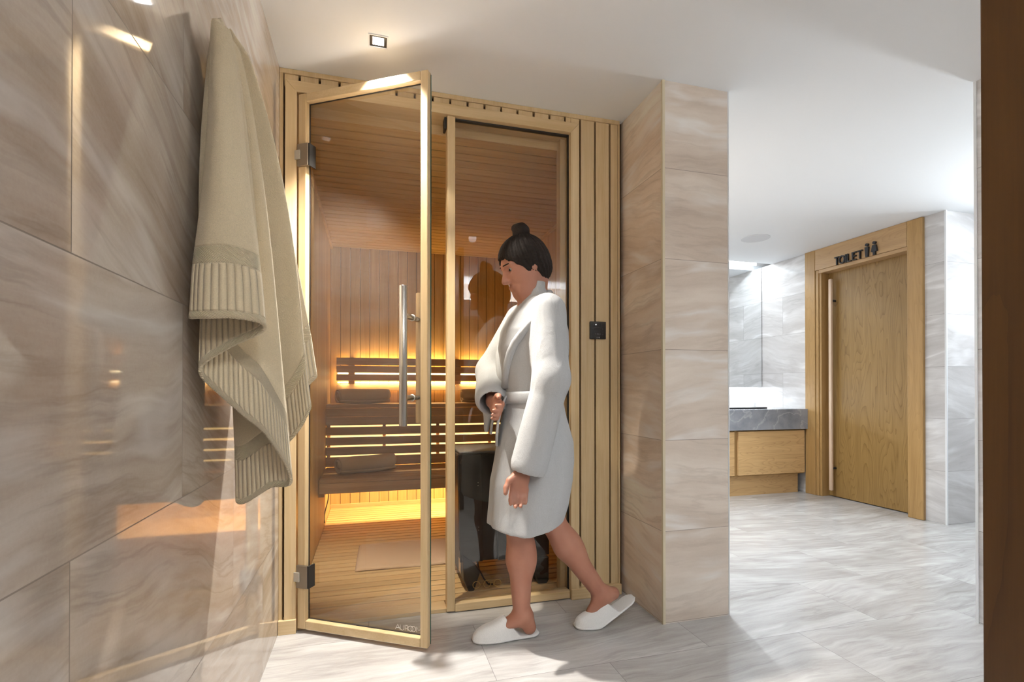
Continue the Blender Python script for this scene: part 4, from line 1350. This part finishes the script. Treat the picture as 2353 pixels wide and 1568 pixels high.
for sd in (-1, 1):
    B.cap(HP(0.080, sd * 0.018, 0.020), HP(0.066, sd * 0.048, 0.018), 0.008, 0.007, 0.012)
    B.ell(HP(0.084, sd * 0.031, 0.001), (0.015, 0.015, 0.010), 0.008, R=RM, op='sub')
    B.ell(HP(-0.012, sd * 0.074, -0.012), (0.020, 0.008, 0.031), 0.008, R=RM)
    B.ell(HP(-0.008, sd * 0.083, -0.010), (0.011, 0.006, 0.018), 0.005, R=RM, op='sub')
B.cap(HP(-0.045, 0, -0.055), (0.640, 1.968, 1.40), 0.050, 0.054, 0.03)
body = B.build('body', 'skin', person, 2)
for sd in (-1, 1):
    c = HP(0.0640, sd * 0.031, 0.001)
    E1 = SDF(c - 0.02, c + 0.02, 0.0016)
    E1.ell(c, (0.0125, 0.0125, 0.0125), 0)
    ey = E1.build('eye', plain('eye_white', (0.30, 0.27, 0.25), 0.3), person, 1)
    ci = HP(0.0640 + 0.0118, sd * 0.031, 0.0)
    E2 = SDF(ci - 0.012, ci + 0.012, 0.0012)
    E2.ell(ci, (0.0022, 0.0058, 0.0058), 0, R=RM)
    ir = E2.build('iris', 'black', ey, 1)
for sd in (-1, 1):
    Eb = SDF(HP(0.06, sd * 0.03, 0.02) - 0.05, HP(0.06, sd * 0.03, 0.02) + 0.05, 0.002)
    Eb.cap(HP(0.086, sd * 0.016, 0.024), HP(0.076, sd * 0.045, 0.024), 0.0042, 0.0028, 0, flat=(upv, 0.8))
    Eb.build('eyebrow', 'hair', person, 1)
# ---- hair: cap over the skull and bun
Hh = SDF((0.46, 1.84, 1.36), (0.76, 2.09, 1.69), 0.0026)
Hh.ell(HP(-0.016, 0, 0.024), (0.104, 0.088, 0.096), 0.02, R=RM)
Hh.ell(HP(-0.050, 0, -0.025), (0.068, 0.078, 0.078), 0.03, R=RM)
sl, X_, Y_, Z_ = Hh.sl((0.4, 1.8, 1.3), (0.8, 2.2, 1.7))
la = (X_ - HC[0]) * fw[0] + (Y_ - HC[1]) * fw[1] + (Z_ - HC[2]) * fw[2]
lc = (X_ - HC[0]) * upv[0] + (Y_ - HC[1]) * upv[1] + (Z_ - HC[2]) * upv[2]
cutp = np.maximum((la - 0.058) * 0.80 - (lc - 0.020) * 0.60, (la - 0.014) * 0.80 - (lc + 0.05) * 0.30 - 0.018)
Hh.f[sl] = np.maximum(Hh.f[sl], cutp.astype(np.float32))
lb_ = (X_ - HC[0]) * lf[0] + (Y_ - HC[1]) * lf[1] + (Z_ - HC[2]) * lf[2]
strand = np.arctan2(lb_, la + 0.05)
Hh.f[sl] += (0.0016 * np.sin(strand * 26 + 0.8 * np.sin(lc * 60)) + 0.0012 * np.sin(strand * 61)).astype(np.float32)
Hh.ell(HP(-0.056, 0, 0.122), (0.036, 0.037, 0.031), 0.010, R=RM)
Hh.cap(HP(-0.056, -0.02, 0.135), HP(-0.05, 0.02, 0.145), 0.020, 0.018, 0.008)
Hh.build('hair', 'hair', person, 2)

# ---- bathrobe
zk = np.array([0.40, 0.47, 0.55, 0.64, 0.72, 0.80, 0.90, 0.985, 1.08, 1.18, 1.25, 1.31, 1.35, 1.385, 1.42])
fk = np.array([0.452, 0.455, 0.460, 0.462, 0.478, 0.492, 0.514, 0.526, 0.510, 0.495, 0.508, 0.540, 0.572, 0.590, 0.598])
bk = np.array([0.735, 0.752, 0.785, 0.800, 0.806, 0.802, 0.775, 0.757, 0.775, 0.785, 0.780, 0.760, 0.735, 0.708, 0.690])
hk = np.array([0.170, 0.172, 0.178, 0.180, 0.180, 0.176, 0.150, 0.136, 0.150, 0.160, 0.165, 0.160, 0.125, 0.085, 0.066])
R = SDF((0.37, 1.66, 0.42), (0.86, 2.28, 1.445), 0.005)
sl, X, Y, Z = R.sl((0, 0, 0), (3, 3, 3))
zz = Z[0, 0, :]
cx = (np.interp(zz, zk, fk) + np.interp(zz, zk, bk)) / 2
rx = (np.interp(zz, zk, bk) - np.interp(zz, zk, fk)) / 2
ry = np.interp(zz, zk, hk)
dx, dy = (X - cx), (Y - YC)
th = np.arctan2(dy, dx * np.ones_like(dy))
fold = 1 + np.clip((1.0 - zz) / 0.5, 0, 1) * (0.020 * np.sin(7 * th + 3 * zz) + 0.014 * np.sin(12 * th - 6 * zz + 1)) + 0.010 * np.sin(5 * th + 14 * zz)
q = np.sqrt((dx / rx) ** 2 + (dy / ry) ** 2)
d = ((q / fold - 1) * np.minimum(rx, ry)).astype(np.float32)
R.put(sl, d, 0)
# hem: curved cut and hollow skirt
sl, X, Y, Z = R.sl((0, 0, 0), (3, 3, 3))
hemz = 0.470 - 0.020 * np.exp(-((X - 0.55) / 0.09) ** 2) + 0.040 * np.clip((X - 0.64) / 0.12, 0, 1) ** 2
inner = np.maximum(((q / fold - 1) * np.minimum(rx, ry)).astype(np.float32) + 0.012, (Z - 0.66) + 0 * X)
R.f = np.maximum(R.f, -inner.astype(np.float32))
R.f = np.maximum(R.f, (hemz - Z + 0 * Y).astype(np.float32))
# sleeves, in a field of their own so that the cuffs can be cut open
R2 = SDF((0.37, 1.66, 0.42), (0.86, 2.28, 1.445), 0.005)
R2.cap((0.655, 1.835, 1.312), (0.645, 1.765, 1.05), 0.072, 0.068, 0.035)
R2.cap((0.645, 1.765, 1.05), (0.566, 1.785, 0.735), 0.066, 0.070, 0.03)
R2.cap((0.632, 2.110, 1.312), (0.512, 2.165, 1.090), 0.072, 0.068, 0.035)
R2.cap((0.512, 2.165, 1.090), (0.470, 1.995, 0.975), 0.066, 0.068, 0.03)
R2.cap((0.470, 2.03, 0.965), (0.462, 2.05, 0.85), 0.045, 0.020, 0.04, flat=((1, 0, 0), 0.55))
# open cuffs: cut flat and hollow
for a, b, rr, k_ in (((0.60, 1.776, 0.87), (0.558, 1.787, 0.70), 0.054, 0.735), ((0.492, 2.08, 1.03), (0.462, 1.95, 0.95), 0.052, 0)):
    a, b = np.array(a), np.array(b)
    e = (b - a) / np.linalg.norm(b - a)
    sl2, X2, Y2, Z2 = R2.sl(b - 0.13, b + 0.13)
    pl = (X2 - b[0]) * e[0] + (Y2 - b[1]) * e[1] + (Z2 - b[2]) * e[2]
    rad = np.sqrt(np.maximum((X2 - b[0]) ** 2 + (Y2 - b[1]) ** 2 + (Z2 - b[2]) ** 2 - pl ** 2, 0))
    cut = np.maximum(-pl + 0.0, rad - 0.085)          # region beyond the cuff plane, near the sleeve axis
    R2.f[sl2] = np.maximum(R2.f[sl2], (-cut).astype(np.float32))
    R2.cap(a, b + e * 0.03, rr * 0.8, rr, 0, op='sub')
h_s = np.clip(0.5 + 0.5 * (R.f - R2.f) / 0.035, 0, 1)
upper = np.clip((Z - 0.98) / 0.12, 0, 1)          # sleeves melt into the shoulders, hang free lower down
soft = R.f * (1 - h_s) + R2.f * h_s - 0.035 * h_s * (1 - h_s)
R.f = (np.minimum(R.f, R2.f) * (1 - upper) + soft * upper).astype(np.float32)
# neck opening
R.cap((0.638, YC, 1.34), (0.600, YC, 1.50), 0.050, 0.072, 0.0, op='sub')
robe = R.build('bathrobe', 'robe', person, 2)
WORLD[robe.name] = WORLD[person.name]
# belt with hanging ends
mb = MB()
nb = 64
vs, fs = [], []
for i in range(nb):
    a = 2 * PI * i / nb
    for j, (oz, oo) in enumerate(((-0.022, 0.004), (-0.012, 0.010), (0.012, 0.010), (0.022, 0.004))):
        z = 0.985 + oz + 0.008 * math.cos(a)
        c_ = (np.interp(z, zk, fk) + np.interp(z, zk, bk)) / 2
        r1 = (np.interp(z, zk, bk) - np.interp(z, zk, fk)) / 2 + oo
        r2 = np.interp(z, zk, hk) + oo
        vs.append((c_ + r1 * math.cos(a), YC + r2 * math.sin(a), z))
for i in range(nb):
    for j in range(3):
        fs.append((i * 4 + j, ((i + 1) % nb) * 4 + j, ((i + 1) % nb) * 4 + j + 1, i * 4 + j + 1))
mb.add(vs, fs)
mb.build('belt', 'robe', robe, smooth=True, solid=0.006)
for (y0, ln, sw) in ((1.945, 0.20, -0.035), (1.985, 0.155, -0.05)):
    mb = MB()
    vs, fs = [], []
    for k in range(13):
        t_ = k / 12
        x = 0.517 + sw * t_ - 0.012 * math.sin(PI * t_)
        z = 0.985 - ln * t_
        for j in (-1, 1):
            vs.append((x + 0.003 * j, y0 + 0.020 * j + 0.01 * t_, z))
    for k in range(12):
        fs.append((2 * k, 2 * k + 1, 2 * k + 3, 2 * k + 2))
    mb.add(vs, fs)
    mb.build('belt_end', 'robe', robe, smooth=True, solid=0.008)
# shawl collar
mb = MB()
pts = []
for i in range(41):
    a = -3.02 + 6.04 * i / 40
    s_ = abs(a) / 3.02
    z = 1.405 - 0.385 * s_ ** 2.6
    c_ = (np.interp(z, zk, fk) + np.interp(z, zk, bk)) / 2
    r1 = (np.interp(z, zk, bk) - np.interp(z, zk, fk)) / 2 + 0.004
    r2 = np.interp(z, zk, hk) + 0.004
    pts.append((c_ + r1 * math.cos(a), YC + r2 * math.sin(a), z))
mb.tube(pts, 0.016, 12)
mb.build('collar', 'robe', robe, smooth=True)


# ---- slippers
def slipper(name, bend, x0, yc, label):
    """x0 = toe tip; sole runs towards +x; bend(x) lifts the heel"""
    L = 0.272
    Sg = SDF((x0 - 0.02, yc - 0.075, -0.004), (x0 + L + 0.03, yc + 0.075, 0.24), 0.0035)
    sl, X, Y, Z = Sg.sl((0, 0, -1), (3, 3, 3))
    s_ = (X - x0) / L
    bz = bend(X)
    sc = np.clip(s_, 0, 1)
    half = np.interp(sc.ravel(), [0, 0.03, 0.08, 0.2, 0.35, 0.55, 0.75, 0.9, 0.96, 1.0], [0.014, 0.025, 0.035, 0.044, 0.047, 0.040, 0.037, 0.036, 0.029, 0.012]).reshape(sc.shape)
    out_ = np.maximum(np.maximum(-s_, s_ - 1) * L, np.abs(Y - yc) - half)
    zl = Z - bz
    sole = np.maximum(out_, np.abs(zl - 0.007) - 0.007) - 0.0
    Sg.put(sl, sole.astype(np.float32), 0.0)
    # upper: domed toe cap rising to the instep, cut diagonally
    hgt_ = np.interp(sc.ravel(), [0, 0.05, 0.15, 0.3, 0.42, 0.55, 0.75], [0.026, 0.044, 0.058, 0.070, 0.086, 0.096, 0.10]).reshape(sc.shape)
    yy = (Y - yc) / np.maximum(half, 0.01)
    zz_ = zl / np.maximum(hgt_, 0.01)
    dome = (np.sqrt(np.abs(yy) ** 2.4 + np.maximum(zz_, 0) ** 2.4) - 1) * 0.03
    cutd = (s_ * L - 0.130 - 0.0) + (zl - 0.09) * 0.75
    up_ = np.maximum(np.maximum(dome, cutd), np.maximum(-s_ * L, 0.010 - zl))
    up_ = np.maximum(up_, out_ - 0.003)
    Sg.put(sl, up_.astype(np.float32), 0.006)
    o = Sg.build(name, 'slipper', person, 2)
    tag(o, label)
    # welt piping round the sole
    pts = []
    xs = np.concatenate([np.linspace(0.004, 0.996, 40), np.linspace(0.996, 0.004, 40)])
    for i, sx in enumerate(xs):
        hf = np.interp(sx, [0, 0.03, 0.08, 0.2, 0.35, 0.55, 0.75, 0.9, 0.96, 1.0], [0.014, 0.025, 0.035, 0.044, 0.047, 0.040, 0.037, 0.036, 0.029, 0.012])
        X1 = x0 + sx * L
        pts.append((X1, yc + (hf if i < 40 else -hf), float(bend(np.array(X1))) + 0.009))
    pts.append(pts[0])
    MB().tube(pts, 0.0045, 8).build('welt', 'slipper', o, smooth=True)
    return o


slipper('slipper', lambda x: 0.0 * x, 0.392, 1.985, 'front slipper, flat on the floor')
slipper('slipper', lambda x: 0.55 * np.maximum(x - 0.925, 0) ** 1.15 * 1.25, 0.832, 1.985, 'rear slipper, heel lifting off the floor')
